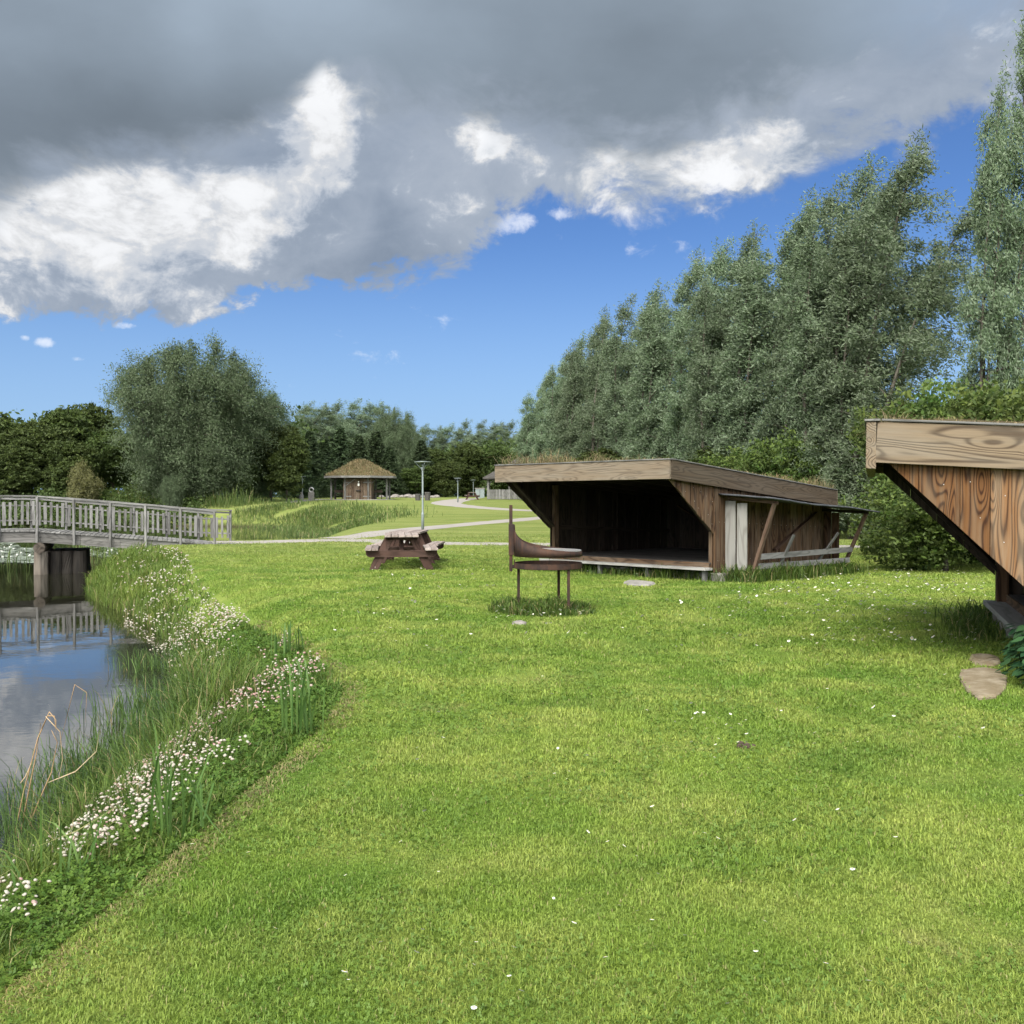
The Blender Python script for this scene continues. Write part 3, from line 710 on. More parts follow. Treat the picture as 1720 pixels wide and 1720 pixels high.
def daisies():
    pts = []
    def scatter(n, px0, px1, py0, py1):
        for _ in range(n):
            g = G(random.uniform(px0, px1), random.uniform(py0, py1)); pts.append(g)
    scatter(190, 1300, 1655, 962, 1010); scatter(150, 1380, 1640, 1005, 1092); scatter(90, 1220, 1480, 985, 1050); scatter(40, 1120, 1400, 990, 1110)
    scatter(45, 600, 800, 930, 1000); scatter(30, 560, 700, 990, 1090); scatter(22, 1160, 1260, 1200, 1270); scatter(50, 560, 1720, 1000, 1300)
    scatter(46, 300, 1720, 1250, 1715); scatter(30, 820, 980, 1025, 1050); scatter(40, 700, 1100, 960, 1100)
    for px, py in ((855,1660),(796,1714),(710,1588),(580,1488),(700,1629),(1095,1570),(1105,1492),(1285,1577),(640,1424),(988,1415),(986,1287),(1095,1367)): pts.append(G(px, py))
    P = np.array(pts); k = lawn_ok(P[:,0], P[:,1]); P = P[k]; n = len(P)
    r = np.hypot(P[:,0], P[:,1]); P[:,2] = ground_z(P[:,0], P[:,1])+rng.uniform(.035, .055, n)*np.clip(r/5, 1, 1.9)
    size = .0088*rng.uniform(.6, 1.2, n)*np.clip((r/6)**.75, 1, 2.3)
    m = 9; a = np.arange(m)*2*math.pi/m
    ring = np.stack([np.cos(a)*(1+.12*(-1)**np.arange(m)), np.sin(a), .18+0*a], 1); inn = np.stack([.36*np.cos(a), .36*np.sin(a), .30+0*a], 1)
    base = np.vstack([ring, inn, [[0,0,.45]]]); tl = rng.normal(0, .35, (n,2)); tl[:,1] -= .25
    V = np.repeat(base[None], n, 0); V[:,:,2] += V[:,:,0]*tl[:,:1]+V[:,:,1]*tl[:,1:]
    V = V*size[:,None,None]+P[:,None,:]
    off = (np.arange(n)*(2*m+1))[:,None,None]
    q = np.array([(k, (k+1) % m, m+(k+1) % m, m+k) for k in range(m)]); t = np.array([(m+k, m+(k+1) % m, 2*m) for k in range(m)])
    F = [(off+q[None]).reshape(-1,4), (off+t[None]).reshape(-1,3)]
    o = big_mesh('daisies', V.reshape(-1,3), F, None, [M_DAISY, M_YEL], mi=[0]*(n*m)+[1]*(n*m))
    tag(o, 'tiny white daisies dotted over the lawn', 'daisies', kind='stuff')

def tuft_zone(name, polyline, n, spread, h, mat, label, cat, seg=3, lean=(.2,1.0)):
    P = np.array(polyline); k = rng.integers(0, len(P)-1, n); t = rng.random(n)[:, None]
    q = P[k]*(1-t)+P[k+1]*t+rng.normal(0, spread, (n, 2))
    z = ground_z(q[:,0], q[:,1]); r = np.hypot(q[:,0], q[:,1])
    d = vnoise(q[:,0]*3, q[:,1]*3, 55)
    return blades(np.column_stack([q, z]), h*rng.uniform(.4, 1.1, n)*(.4+d), .004*(r/4)**.7*rng.uniform(.7, 1.3, n), rng.uniform(*lean, n), np.clip(rng.normal(.4, .25, n), 0, 1), name, mat, label=label, cat=cat, seg=seg)

# ================================================================== SHELTERS
def shelter(nm, label, O, th, W, f, k, zr, D, sl, h, e, b, p, front_t, front_drop, near_bevel, wf, wfs, ws, roll=0.0, bw=(.17,.27), fy=-.06, edge_n=2600):
    rt = root(nm, label, 'shelter', (O[0], O[1], 0), th+math.pi)
    zt = lambda y: zr-sl*(y+f)
    bv = near_bevel
    # fascias and cap strips
    m = MB(); m.box((-W/2, -f-front_t/2, zr-h/2-front_drop/2-.006), (W+2*e, front_t, h+front_drop-.012), long=0, jit=.003)
    fo = m.build('front_fascia', wf, rt, bv)
    m = MB(); m.box((-W/2, -f-front_t/2+.01, zr+.004), (W+2*e+.03, front_t+.05, .02), long=0); m.build('cap_strip', W_GREY, fo, bv)
    if roll: fo.rotation_euler = (0, roll, 0)
    for sx in (e, -W-e):
        o = .022 if sx > 0 else -.022
        m = MB(); m.bar((sx-o, -f+.002, zt(-f)-h/2-.006), (sx-o, D, zt(D)-h/2-.006), .04, h-.012, jit=.003)
        so = m.build('side_fascia', wfs, rt, bv)
        m = MB(); m.bar((sx-o, -f+.045, zt(-f)+.004), (sx-o, D+.01, zt(D)+.004), .07, .02); m.build('cap_strip', W_GREY, so, bv)
    m = MB(); m.box((-W/2, D+.02, zt(D)-h/2), (W+2*e, .04, h-.01), long=0); m.build('rear_fascia', wfs, rt)
    # roof deck: boards across, seen from below, and rafters
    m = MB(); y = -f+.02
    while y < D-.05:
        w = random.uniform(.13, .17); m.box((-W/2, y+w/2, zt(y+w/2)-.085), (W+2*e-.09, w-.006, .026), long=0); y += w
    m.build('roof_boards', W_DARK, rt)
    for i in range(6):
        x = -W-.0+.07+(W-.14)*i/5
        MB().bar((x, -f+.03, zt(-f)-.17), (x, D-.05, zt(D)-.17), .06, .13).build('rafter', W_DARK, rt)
    # turf roof
    nx, ny = 46, 54; xs = np.linspace(-W-e+.04, e-.04, nx); ys = np.linspace(-f+.05, D-.02, ny)
    gx, gy = np.meshgrid(xs, ys, indexing='ij')
    edge = np.clip(np.minimum(np.minimum(gx-xs[0], xs[-1]-gx), np.minimum(gy-ys[0], ys[-1]-gy))/.5, 0, 1)
    gzz = zr-sl*(gy+f)-.05+.10*edge**.6+.05*vnoise(gx*4, gy*4, 8)
    V = np.stack([gx, gy, gzz], -1).reshape(-1, 3); i, j = np.meshgrid(np.arange(nx-1), np.arange(ny-1), indexing='ij')
    F = np.stack([i*ny+j, (i+1)*ny+j, (i+1)*ny+j+1, i*ny+j+1], -1).reshape(-1, 4)
    turf = big_mesh('turf', V, F, None, M_TURF, rt)
    n = 16000; x = rng.uniform(xs[0], xs[-1], n); y = rng.uniform(ys[0], ys[-1], n)
    ed = np.minimum(np.minimum(x-xs[0], xs[-1]-x), y-ys[0]); pn = vnoise(x*3.1, y*3.1, 77); pm = vnoise(x*1.1+4, y*1.1, 79)
    keep = (pn > .30); x, y, ed, pn, pm = x[keep], y[keep], ed[keep], pn[keep], pm[keep]; n = len(x)
    z = zr-sl*(y+f)-.02+.06*np.clip(ed/.5, 0, 1)
    hh = (.03+.10*pn*pm+.30*np.maximum(0, pn-.60)*np.maximum(0, pm-.35)*2.5)*rng.uniform(.4, 1.4, n)
    blades(np.stack([x, y, z], 1), hh, .007*rng.uniform(.6, 1.3, n), rng.uniform(.3, 1.7, n), rng.random(n), 'dry_grass', M_DRY, turf, seg=3)
    n = edge_n; u = rng.random(n); sd = rng.random(n)
    x = np.where(sd < .45, xs[0]+(xs[-1]-xs[0])*u, xs[-1]-.02-.22*rng.random(n)); y = np.where(sd < .45, -f+.06+.25*rng.random(n), -f+(D+f)*u)
    pn = vnoise(x*2.4+3, y*2.4, 91); kk = pn > .38; x, y, pn = x[kk], y[kk], pn[kk]; n = len(x)
    hh = (.06+.38*np.maximum(0, pn-.36))*rng.uniform(.5, 1.7, n)
    blades(np.stack([x, y, zr-sl*(y+f)-.03], 1), hh, .006*rng.uniform(.6, 1.3, n), rng.uniform(.4, 2.0, n), rng.random(n), 'dry_grass', M_DRY, turf, seg=3)
    # side walls of vertical boards, cut on the diagonal under the overhang
    y1 = -f+.10; ztop1 = zt(y1)-h+.005
    zlow = lambda y: (k+(ztop1-k)*(-y)/(-y1)) if y < 0 else b
    for sx, sg in ((0, 1), (-W, -1)):
        m = MB(); y = y1; bi = 0
        while y < D-.02:
            w = min(random.uniform(*bw), D-.0-y)
            if y < 0 and y+w > -.04: w = -y if -y > .05 else -y+.001
            ya, yb = y+.002, y+w-.002
            low = [(ya, zlow(ya if y < 0 else ya)), (yb, zlow(min(yb, -1e-4)) if y < 0 else b+random.uniform(-.012, .012))]
            if y >= 0: low[0] = (ya, low[1][1])
            pts = [low[0], low[1], (yb, zt(yb)-.12), (ya, zt(ya)-.12)]
            off = (.013 if bi % 2 else 0)+random.uniform(-.002, .002)
            X = sx+sg*off
            P3 = [(X, q[0], q[1]) for q in pts]
            if sg < 0: P3 = P3[::-1]; pts = pts[::-1]
            m.prism(P3, (-sg*.024, 0, 0), None, [(q[1], q[0]) for q in pts])
            if sg > 0:
                zb, zt_ = max(q[1] for q in low), zt(y+w/2)-.12
                for fz_ in (.12, .52, .88):
                    if zt_-zb < .25 and fz_ > .2: continue
                    m.box((X+.0015, y+w*random.uniform(.3, .7), zb+(zt_-zb)*fz_), (.006, .009, .009), long=2, mi=1)
            y += w; bi += 1
        sw = m.build('side_wall', [ws, M_STEEL] if sx == 0 else W_DARK, rt, bv)  # left wall gets the darker wood to imitate the shade inside
        # inner framing: diagonal edge board, front post and studs, dark
        xi = sx-sg*.062
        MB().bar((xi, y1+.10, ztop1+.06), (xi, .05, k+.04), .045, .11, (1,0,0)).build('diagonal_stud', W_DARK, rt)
        MB().box((xi-sg*.02, .075, (b+zt(0))/2-.1), (.075, .13, zt(0)-b-.35), long=2).build('corner_post', W_SIDE2, rt)
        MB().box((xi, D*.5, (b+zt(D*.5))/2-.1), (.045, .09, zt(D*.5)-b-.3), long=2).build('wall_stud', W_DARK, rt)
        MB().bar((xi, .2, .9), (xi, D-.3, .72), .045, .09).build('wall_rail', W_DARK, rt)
    # back wall
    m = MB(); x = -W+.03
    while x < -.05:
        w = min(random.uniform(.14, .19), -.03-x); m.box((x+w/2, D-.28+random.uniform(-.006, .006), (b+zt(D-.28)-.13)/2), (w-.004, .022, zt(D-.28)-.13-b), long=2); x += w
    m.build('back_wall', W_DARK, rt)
    for xa, za, xb, zb_ in ((-W+.35, zt(D)-.35, -W+2.0, .42), (-.35, zt(D)-.4, -1.5, .45)):
        MB().bar((xa, D-.315, za), (xb, D-.315, zb_), .035, .10, (0,1,0)).build('diagonal_brace', W_SIDE2, rt)
    # sleeping platform with a step plank and stubby legs
    fz = p+.085
    m = MB(); y = fy
    while y < D-.35:
        w = .14; m.box((-W/2, y+w/2, fz-.015+random.uniform(-.002, .002)), (W-.14, w-.006, .03), long=0); y += w
    m.build('floor', W_GREYD, rt)
    MB().box((-W/2, fy-.015, fz-.055), (W-.10, .028, .11), long=0, jit=.003).build('floor_edge_board', W_SIDE2, rt, bv)
    st = MB().box((-W/2+.02, fy-.155, p-.022), (W+.04, .24, .042), long=0, jit=.006).build('step_plank', W_SILVER, rt, bv)
    for x in (-W+.25, -W*.62, -W*.33, -.06):
        MB().box((x, fy-.14, (p-.05)/2-.02), (.055, .10, p-.03), long=2).build('step_leg', W_GREY, st)
    m = MB(); x = -W+.1
    while x < -.02:
        w = random.uniform(.28, .42); m.box((x+w/2, .10+random.uniform(-.03, .03), .05), (w-.015, .22, .19), long=0, jit=.012); x += w
    m.build('foundation_blocks', M_CONC, rt, .012)
    for sx in (-.02, -W+.02):
        m = MB(); y = .2
        while y < D-.4:
            w = random.uniform(.3, .5); m.box((sx, y+w/2, .04), (.16, w-.02, .18), jit=.012); y += w
        m.build('foundation_blocks', M_CONC, rt, .012)
    return rt
def turf_mat():
    s = NT('turf_sod'); o = s.obj(); n = s.noise(o, 3, 5, .65); n2 = s.noise(o, 30, 4, .7)
    c = s.mix(s.sstep(n, .4, .65), (.115,.09,.05), (.085,.078,.038)); c = s.mix(s.math('MULTIPLY', n2, .6), c, (.06,.045,.025))
    return s.out(c, .95, s.bump(n2, .9, .04), spec=.05)
M_TURF = turf_mat()
W_GREYD = wood('worn_floor_wood', (.018,.016,.014), (.055,.050,.045), (.08,.075,.068), .3, .7, 7, .8)

TH1 = 2.348; O1 = np.array([3.70, 18.76])
s1 = shelter('shelter', 'open timber shelter with grass roof behind the fire grill', O1, TH1, 4.12, 1.456, .857, 2.193, 4.363, .0868, .34, .12, .161, .249, .045, 0, .004, W_FASCIA3, W_FASCIA2, W_SIDE2, roll=-.0035)
TH2 = 1.233; O2 = np.array([4.59, 8.722])
s2 = shelter('shelter', 'timber shelter cut off by the right edge, with bold grained boards', O2, TH2, 4.116, 1.405, .576, 2.225, 4.3, .062, .371, .10, .17, .27, .085, .055, .005, W_FASCIA, W_FASCIA, W_SIDE, bw=(.24,.36), fy=.14)
def rack(rt):
    p = MB()
    p.box((.135, .34, .72), (.215, .026, 1.50), long=2, jit=.004); p.box((.385, .335, .68), (.215, .026, 1.50), long=2, jit=.004)
    p.build('end_panel', W_SILVER, rt, .004)
    MB().bar((.56, .34, .0), (1.04, .36, 1.43), .055, .085, (0,1,0)).build('leaning_post', W_BRACE, rt, .004)
    MB().bar((.50, 3.85, .0), (1.02, 3.87, 1.20), .055, .085, (0,1,0)).build('leaning_post', W_BRACE, rt, .004)
    MB().bar((.05, .37, 1.53), (1.10, .37, 1.44), .045, .06).build('roof_beam', W_BRACE, rt)
    MB().bar((.05, 3.89, 1.27), (1.06, 3.89, 1.225), .045, .06).build('roof_beam', W_DARK, rt)
    # felt covered sheet, slightly wavy
    nx, ny = 8, 40; V = []
    for i in range(nx):
        for j in range(ny):
            x = .02+1.16*i/(nx-1); y = .12+4.08*j/(ny-1)
            V.append((x, y, 1.585-.065*y-.075*x+.012*math.sin(y*2.3+x)+.008*random.random()))
    V = np.array(V); V2 = V.copy(); V2[:,2] += .028
    i, j = np.meshgrid(np.arange(nx-1), np.arange(ny-1), indexing='ij')
    q = np.stack([i*ny+j, (i+1)*ny+j, (i+1)*ny+j+1, i*ny+j+1], -1).reshape(-1, 4); n = nx*ny
    bnd = [i*ny for i in range(nx)]+[(nx-1)*ny+j for j in range(1, ny)]+[i*ny+ny-1 for i in range(nx-2, -1, -1)]+[j for j in range(ny-2, 0, -1)]
    sk = np.array([(bnd[a], bnd[(a+1) % len(bnd)], bnd[(a+1) % len(bnd)]+n, bnd[a]+n) for a in range(len(bnd))])
    big_mesh('lean_to_roof', np.vstack([V, V2]), [np.vstack([q[:, ::-1], q+n, sk])], None, M_FELT, rt)
    MB().bar((.735, .40, .46), (.735, 3.84, .47), .03, .105).build('rail', W_GREY, rt, .003)
    MB().bar((.675, .40, .28), (.675, 3.84, .25), .03, .105).build('rail', W_GREY, rt, .003)
    MB().bar((.55, 1.15, .0), (.90, 1.27, .84), .03, .075, (0,1,0)).build('stake', W_GREY, rt, .003)
    MB().bar((.45, 2.60, .0), (.92, 2.92, .84), .03, .075, (0,1,0)).build('stake', W_GREY, rt, .003)
    MB().bar((.05, 3.65, 1.22), (.05, 2.0, .50), .04, .075, (1,0,0)).build('diagonal_brace', W_BRACE, rt)
    m = MB(); m.box((.14, 3.93, .66), (.16, .025, 1.15), long=2); m.box((.32, 3.93, .64), (.16, .025, 1.15), long=2); m.build('end_panel', W_SIDE2, rt)
    m = MB(); m.box((.35, 2.1, .12), (.5, 3.4, .05), long=1); m.build('rack_floor', W_DARK, rt)
rack(s1)
def local_poly(O, th, pts):
    u = np.array([math.cos(th+math.pi), math.sin(th+math.pi)]); v = np.array([-u[1], u[0]])
    return [tuple(np.array(O)+u*x+v*y) for x, y in pts]
SHEL1 = local_poly(O1, TH1, [(-4.1,0),(0,0),(0.5,.4),(.5,3.9),(0,4.1),(-4.1,4.1)])
SHEL2 = local_poly(O2, TH2, [(-4.1,0),(0,0),(0,4.1),(-4.1,4.1)])

# ================================================================== FIRE GRILL
def grill():
    rt = root('fire_grill', 'rusty round fire grill on three legs, standing on the lawn', 'grill', (.49, 13.9, 0))
    m = MB(); m.lathe([(.02,.578),(.455,.578),(.462,.585),(.462,.655),(.452,.655),(.452,.592),(.02,.59)], 56); pan = m.build('fire_pan', M_RUST, rt)
    m = MB(); n = 40
    m.lathe([(.0,.60),(.2,.612),(.36,.598)], 30); m.build('ash', M_ASH, pan, smooth=True)
    for x, y in ((-.40,.05),(.26,-.33),(.16,.34)):
        MB().bar((x, y, -.05), (x*1.0, y, .577), .038, .038, (0,1,0)).build('leg', M_RUST, rt, .004)
    # tapered ring: high at the post, low at the cook's side
    n = 96; V = []
    for k in range(n):
        a = 2*math.pi*k/n; s = (1-math.cos(a))/2           # 0 at +x, 1 at the post (-x)
        hh = .066+.115*s**1.3+.125*s**8+.05*s**40
        for r, z in ((.462,.742),(.462,.742+hh),(.452,.742+hh),(.452,.742)): V.append((r*math.cos(a), r*math.sin(a), z))
    F = [(k*4+i, ((k+1) % n)*4+i, ((k+1) % n)*4+(i+1) % 4, k*4+(i+1) % 4) for k in range(n) for i in range(4)]
    big_mesh('wind_ring', np.array(V), np.array(F), None, M_RUST, rt)
    m = MB()
    N = 24
    for k in range(-N, N+1):
        t = k/N*.445; L = math.sqrt(max(1e-4, .447**2-t*t))
        m.bar((t, -L, .822), (t, L, .822), .0075, .007, tint=.5)
    for t in (-.3,-.1,.1,.3):
        L = math.sqrt(.447**2-t*t); m.bar((-L, t, .818), (L, t, .818), .009, .007, tint=.5)
    m.lathe([(.452,.812),(.452,.826),(.425,.826),(.425,.812),(.452,.812)], 56)
    m.build('cooking_grid', M_STEEL, rt)
    MB().box((-.505, 0, .985), (.045, .045, .90), long=2).build('post', M_RUST, rt, .004)
    MB().box((-.500, 0, .965), (.072, .072, .42), long=2).build('sleeve', M_RUST, rt, .004)
    MB().prism([(-.468, -.006, .80),(-.445, -.006, .80),(-.445,-.006,1.08),(-.452,-.006,1.17),(-.468,-.006,1.17)], (0,.012,0)).build('gusset', M_RUST, rt)
    MB().box((-.478, 0, .60), (.055, .05, .045)).build('post_bracket', M_RUST, rt, .003)
    MB().tube([(-.455,-.06,.60),(-.455,-.06,.70)], .007, 8).build('locking_pin', M_RUST, rt)
grill()

# ================================================================== PICNIC TABLES
def picnic(label, loc, rz, L=1.7, group=None):
    rt = root('picnic_table', label, 'picnic table', loc, rz, group)
    m = MB(); w = .72/5
    for i in range(5): m.box((-.36+w*(i+.5), 0, .722), (w-.012, L, .044), long=1, jit=.002)
    m.build('table_top', W_REDTOP, rt, .004)
    for sg in (-1, 1):
        m = MB()
        for i in range(2): m.box((sg*(.555+.142*i), 0, .442), (.132, L, .042), long=1, jit=.002)
        m.build('bench', W_REDTOP, rt, .004)
        y = sg*(L/2-.2)
        pts = []
        for xx, zz in ((-.745,.42),(-.745,.34),(-.71,.295),(-.66,.275),(.66,.275),(.71,.295),(.745,.34),(.745,.42)): pts.append((xx, y-sg*.0-.022+sg*.047, zz))
        MB().prism(pts, (0,.044,0)).build('crossbeam', W_RED, rt, .003)
        MB().box((0, y, .665), (.66, .045, .07), long=0).build('top_batten', W_RED, rt, .003)
        for sx in (-1, 1):
            MB().bar((sx*.24, y, .70), (sx*.60, y, -.02), .17, .045, (0,1,0)).build('leg', W_RED, rt, .004)
    for sg in (-1, 1): MB().bar((0, sg*(L/2-.24), .36), (0, sg*.08, .68), .042, .09, (1,0,0)).build('brace', W_RED, rt)
    return rt
picnic('red-brown picnic table nearest the camera, end on to the view', (-2.40, 22.2, 0), .115)
picnic('second picnic table, close behind the first one, slightly askew', (-2.42, 24.15, 0), -.03)
q = G(793, 839.4); picnic('small dark picnic table far off beside the winding path', tuple(q), .05, 1.8)

# ================================================================== LAMPS
def lamp(label, px, d, top_py, group='path lamps'):
    v = ray(px, 834); x = v[0]/v[1]*d; z0 = gz(x, d)
    H = CAM_H+(HOR-top_py)/FPX*d-z0
    rt = root('street_lamp', label, 'street lamp', (x, d, z0), random.uniform(0, 3), group)
    H0 = .26*H
    MB().lathe([(.0,-.05),(.062,-.05),(.062,H0-.06),(.058,H0-.03),(.044,H0)], 16).build('pole_base', M_LAMP, rt, smooth=True)
    MB().lathe([(.043,H0-.01),(.038,H-.32)], 16).build('pole', M_LAMP, rt, smooth=True)
    m = MB(); m.lathe([(.038,H-.40),(.07,H-.37),(.085,H-.27),(.075,H-.25),(.03,H-.25)], 20); m.build('collar', M_LAMP, rt, smooth=True)
    for k in range(3):
        a = k*2.094+.3; c, s = math.cos(a), math.sin(a)
        MB().tube([(c*.05, s*.05, H-.36), (c*.12, s*.12, H-.26), (c*.33, s*.33, H-.035)], .013, 8).build('arm', M_LAMP, rt, smooth=True)
    m = MB(); m.lathe([(0,H-.03),(.30,H-.035),(.365,H-.03),(.365,H-.012),(.25,H+.0),(.0,H+.012)], 32); m.build('lamp_head', M_LAMP, rt, smooth=True)
    m = MB(); m.lathe([(0,H-.25),(.03,H-.25),(.035,H-.12),(.0,H-.11)], 14); m.build('bulb_housing', M_LAMP, rt, smooth=True)
lamp('tall grey-green lamp post rising behind the nearest picnic tables', 710, 44.5, 775)
lamp('thin lamp post at the bend of the path left of the far picnic table', 769, 92, 803)
lamp('small lamp post by the trees left of the turf-roofed pavilion', 508, 98, 800)
lamp('thinnest lamp post, half lost against trees behind the far picnic table', 795, 122, 806)

# ================================================================== PAVILIONS
def ngon_roof(m, n, prof_, c=(0,0,0), a0=0.0):
    vs = [(c[0]+r*math.cos(a0+2*math.pi*k/n), c[1]+r*math.sin(a0+2*math.pi*k/n), c[2]+z) for r, z in prof_ for k in range(n)]
    fs = [(i*n+k, i*n+(k+1) % n, (i+1)*n+(k+1) % n, (i+1)*n+k) for i in range(len(prof_)-1) for k in range(n)]+[tuple(range((len(prof_)-1)*n, len(prof_)*n))]
    m._add(vs, fs)
def pavilion1():
    x, y = (606-860)/FPX*103.5, 103.5; z0 = gz(x, 101)
    rt = root('pavilion', 'round pavilion with a shaggy turf roof and a plank cabin inside', 'pavilion', (x, y, z0))
    n = 8; Rr = 3.75; a0 = math.pi/8
    m = MB(); ngon_roof(m, n, [(Rr,2.18),(Rr,2.38),(Rr-.06,2.38),(Rr-.06,2.18)], a0=a0); m.build('eaves_board', W_GREY, rt)
    # shaggy turf cone
    K, NN = 26, 80; V = []
    for i in range(K):
        t = i/(K-1); r0 = Rr*.985*(1-t)+.42*t
        for k in range(NN):
            a = 2*math.pi*k/NN; seg = math.cos(math.pi/n)/math.cos(((a-a0) % (2*math.pi/n))-math.pi/n); seg = seg*(1-t)+t
            r = r0*seg; z = 2.36+1.58*t-.05*math.sin(t*math.pi)
            z += .09*(vnoise(np.array([r*math.cos(a)*2.2+20]), np.array([r*math.sin(a)*2.2+20]), 4)[0]-.3)*(0 if i == 0 else 1)
            V.append((r*math.cos(a), r*math.sin(a), z))
    V.append((0,0,3.93)); F4 = np.array([(i*NN+k, i*NN+(k+1) % NN, (i+1)*NN+(k+1) % NN, (i+1)*NN+k) for i in range(K-1) for k in range(NN)])
    F3 = np.array([((K-1)*NN+k, (K-1)*NN+(k+1) % NN, K*NN) for k in range(NN)])
    turf = big_mesh('turf_roof', np.array(V), [F4, F3], None, M_TURF, rt)
    Vn = np.array(V[NN:-1]); pick = Vn[rng.integers(0, len(Vn), 7000)]+rng.normal(0, .07, (7000,3))*[1,1,.1]
    blades(pick, rng.uniform(.08, .30, 7000), np.full(7000, .03), rng.uniform(.2, 1.3, 7000), rng.random(7000), 'dry_grass', M_DRY, turf)
    for k in range(n):
        a = a0+2*math.pi*k/n; c, s = math.cos(a)*(Rr-.75), math.sin(a)*(Rr-.75)
        MB().box((c, s, 1.1), (.17, .17, 2.24), long=2).build('post', W_GREY, rt)
        a2 = a+2*math.pi/n; c2, s2 = math.cos(a2)*(Rr-.75), math.sin(a2)*(Rr-.75)
        MB().bar((c, s, 2.13), (c2, s2, 2.13), .1, .12).build('ring_beam', W_DARK, rt)
        MB().bar((c, s, 1.35), (c*.55+c2*.45, s*.55+s2*.45, 2.08), .07, .07).build('knee_brace', W_GREY, rt)
    MB().lathe([(0,.06),(3.5,.06),(3.55,-.15)], 32).build('floor_slab', M_CONC, rt)
    # cabin in front
    cw, cd, ch = 2.75, 2.0, 2.08; cy = -1.75
    m = MB(); xx = -cw/2
    while xx < cw/2-.02:
        w = min(.155, cw/2-xx); m.box((xx+w/2+.06, cy-cd/2, .06+ch/2), (w-.012, .03, ch), long=2); xx += w
    for sx in (-1, 1): m.box((.06+sx*(cw/2-.01), cy, .06+ch/2), (.03, cd-.04, ch-.01), long=2)
    cab = m.build('cabin', W_CABIN, rt)
    for sx in (-1, 1):
        MB().box((.06+sx*.95, cy-cd/2-.03, 1.72), (.75, .03, .10), long=0).build('door_batten', W_GREY, cab)
        MB().box((.06+sx*.95, cy-cd/2-.03, .35), (.75, .03, .10), long=0).build('door_batten', W_GREY, cab)
        MB().box((.06+sx*.33, cy-cd/2-.022, 1.04), (.03, .02, 1.95), long=2).build('door_edge', W_DARK, cab)
    MB().box((.18, cy-cd/2-.05, .93), (.44, .18, .12)).build('shelf', M_IRON, cab)
    MB().box((.20, cy-cd/2-.035, 1.5), (.17, .012, .26)).build('notice', M_PAPER, cab)
    MB().box((.20, cy-cd/2-.035, 1.78), (.10, .012, .12)).build('notice', M_PAPER, cab)
    for sx in (-1, 1):
        m = MB(); m.box((sx*1.95, -1.6, .5), (.85, .3, .05)); m.box((sx*1.95, -1.45, .85), (.85, .05, .3))
        for q_ in (-.36, .36): m.box((sx*1.95+q_, -1.6, .27), (.06, .28, .46))
        m.build('bench', W_DARK, rt)
pavilion1()
def pavilion2():
    d = 107; x = (812-860)/FPX*d+3.9; z0 = gz(x, d)
    rt = root('pavilion', 'pavilion with a grey roof and low plank wall, half hidden behind the shelter', 'pavilion', (x, d, z0), .0)
    m = MB(); ngon_roof(m, 4, [(5.45,2.0),(5.45,2.16),(.3,4.35)], a0=math.pi/4); m.build('roof', W_GREYD, rt)
    for sx in (-1, 1):
        for sy in (-1, 1): MB().box((sx*3.35, sy*3.35, 1.0), (.18, .18, 2.1), long=2).build('post', W_GREY, rt)
        MB().box((sx*1.2, -3.35, 1.0), (.14, .14, 2.1), long=2).build('post', W_GREY, rt)
    for sx in (-1, 1): MB().bar((sx*3.35, -3.35, 1.45), (sx*2.7, -3.35, 2.0), .09, .09).build('knee_brace', W_GREY, rt)
    m = MB(); xx = -3.4
    while xx < 3.4:
        m.box((xx+.08, -3.45, .47), (.15, .03, .98+random.uniform(-.02, .02)), long=2); xx += .165
    m.build('plank_wall', W_GREY, rt)
    MB().box((0, -3.38, .8), (6.8, .05, .1), long=0).build('wall_rail', W_GREY, rt)
pavilion2()

# ================================================================== SMALL FAR THINGS
def litter(px, d, label, h=.95, ringed=True):
    v = ray(px, 834); x = v[0]/v[1]*d; z0 = gz(x, d); rt = root('litter_bin' if not ringed else 'waste_post', label, 'bin' if not ringed else 'post', (x, d, z0))
    if ringed:
        MB().box((0, 0, .38), (.52, .45, .80), jit=.02).build('block', M_CONC, rt, .02)
        m = MB(); pts = [(.20*math.cos(a), -.02, 1.02+.20*math.sin(a)) for a in np.linspace(0, 2*math.pi, 17)[:-1]]
        m.tube(pts+[pts[0]], .07, 8, False); m.build('ring', M_STEEL, rt, smooth=True)
        MB().box((.1,.02,.85), (.1,.06,.18)).build('stem', M_STEEL, rt)
    else:
        m = MB(); m.lathe([(0,0),(.25,0),(.28,h),(.25,h),(.23,h-.1),(0,h-.1)], 14); m.build('body', M_BIN, rt, smooth=False)
        m = MB(); m.lathe([(.30,h-.06),(.30,h+.02),(.27,h+.02),(.27,h-.06),(.30,h-.06)], 14); m.build('rim', W_GREY, rt)
litter(523, 97.5, 'pale block with a round ring on top, beside the small left lamp')
litter(702, 99, 'left of two low dark bins on the far lawn by the tall lamp', .62, False)
litter(718, 99, 'right of two low dark bins on the far lawn by the tall lamp', .78, False)
def lampbox():
    v = ray(506, 834); d = 96.5; x = v[0]/v[1]*d; rt = root('stone_bollard', 'squat stone bollard at the foot of the small left lamp', 'bollard', (x, d, gz(x, d)))
    MB().lathe([(0,-.1),(.24,-.1),(.22,.5),(.18,.58),(0,.62)], 10).build('block', W_GREY, rt)
    MB().lathe([(0,.6),(.13,.62),(.10,.78),(0,.82)], 10).build('knob', M_STONE, rt, smooth=True)
lampbox()
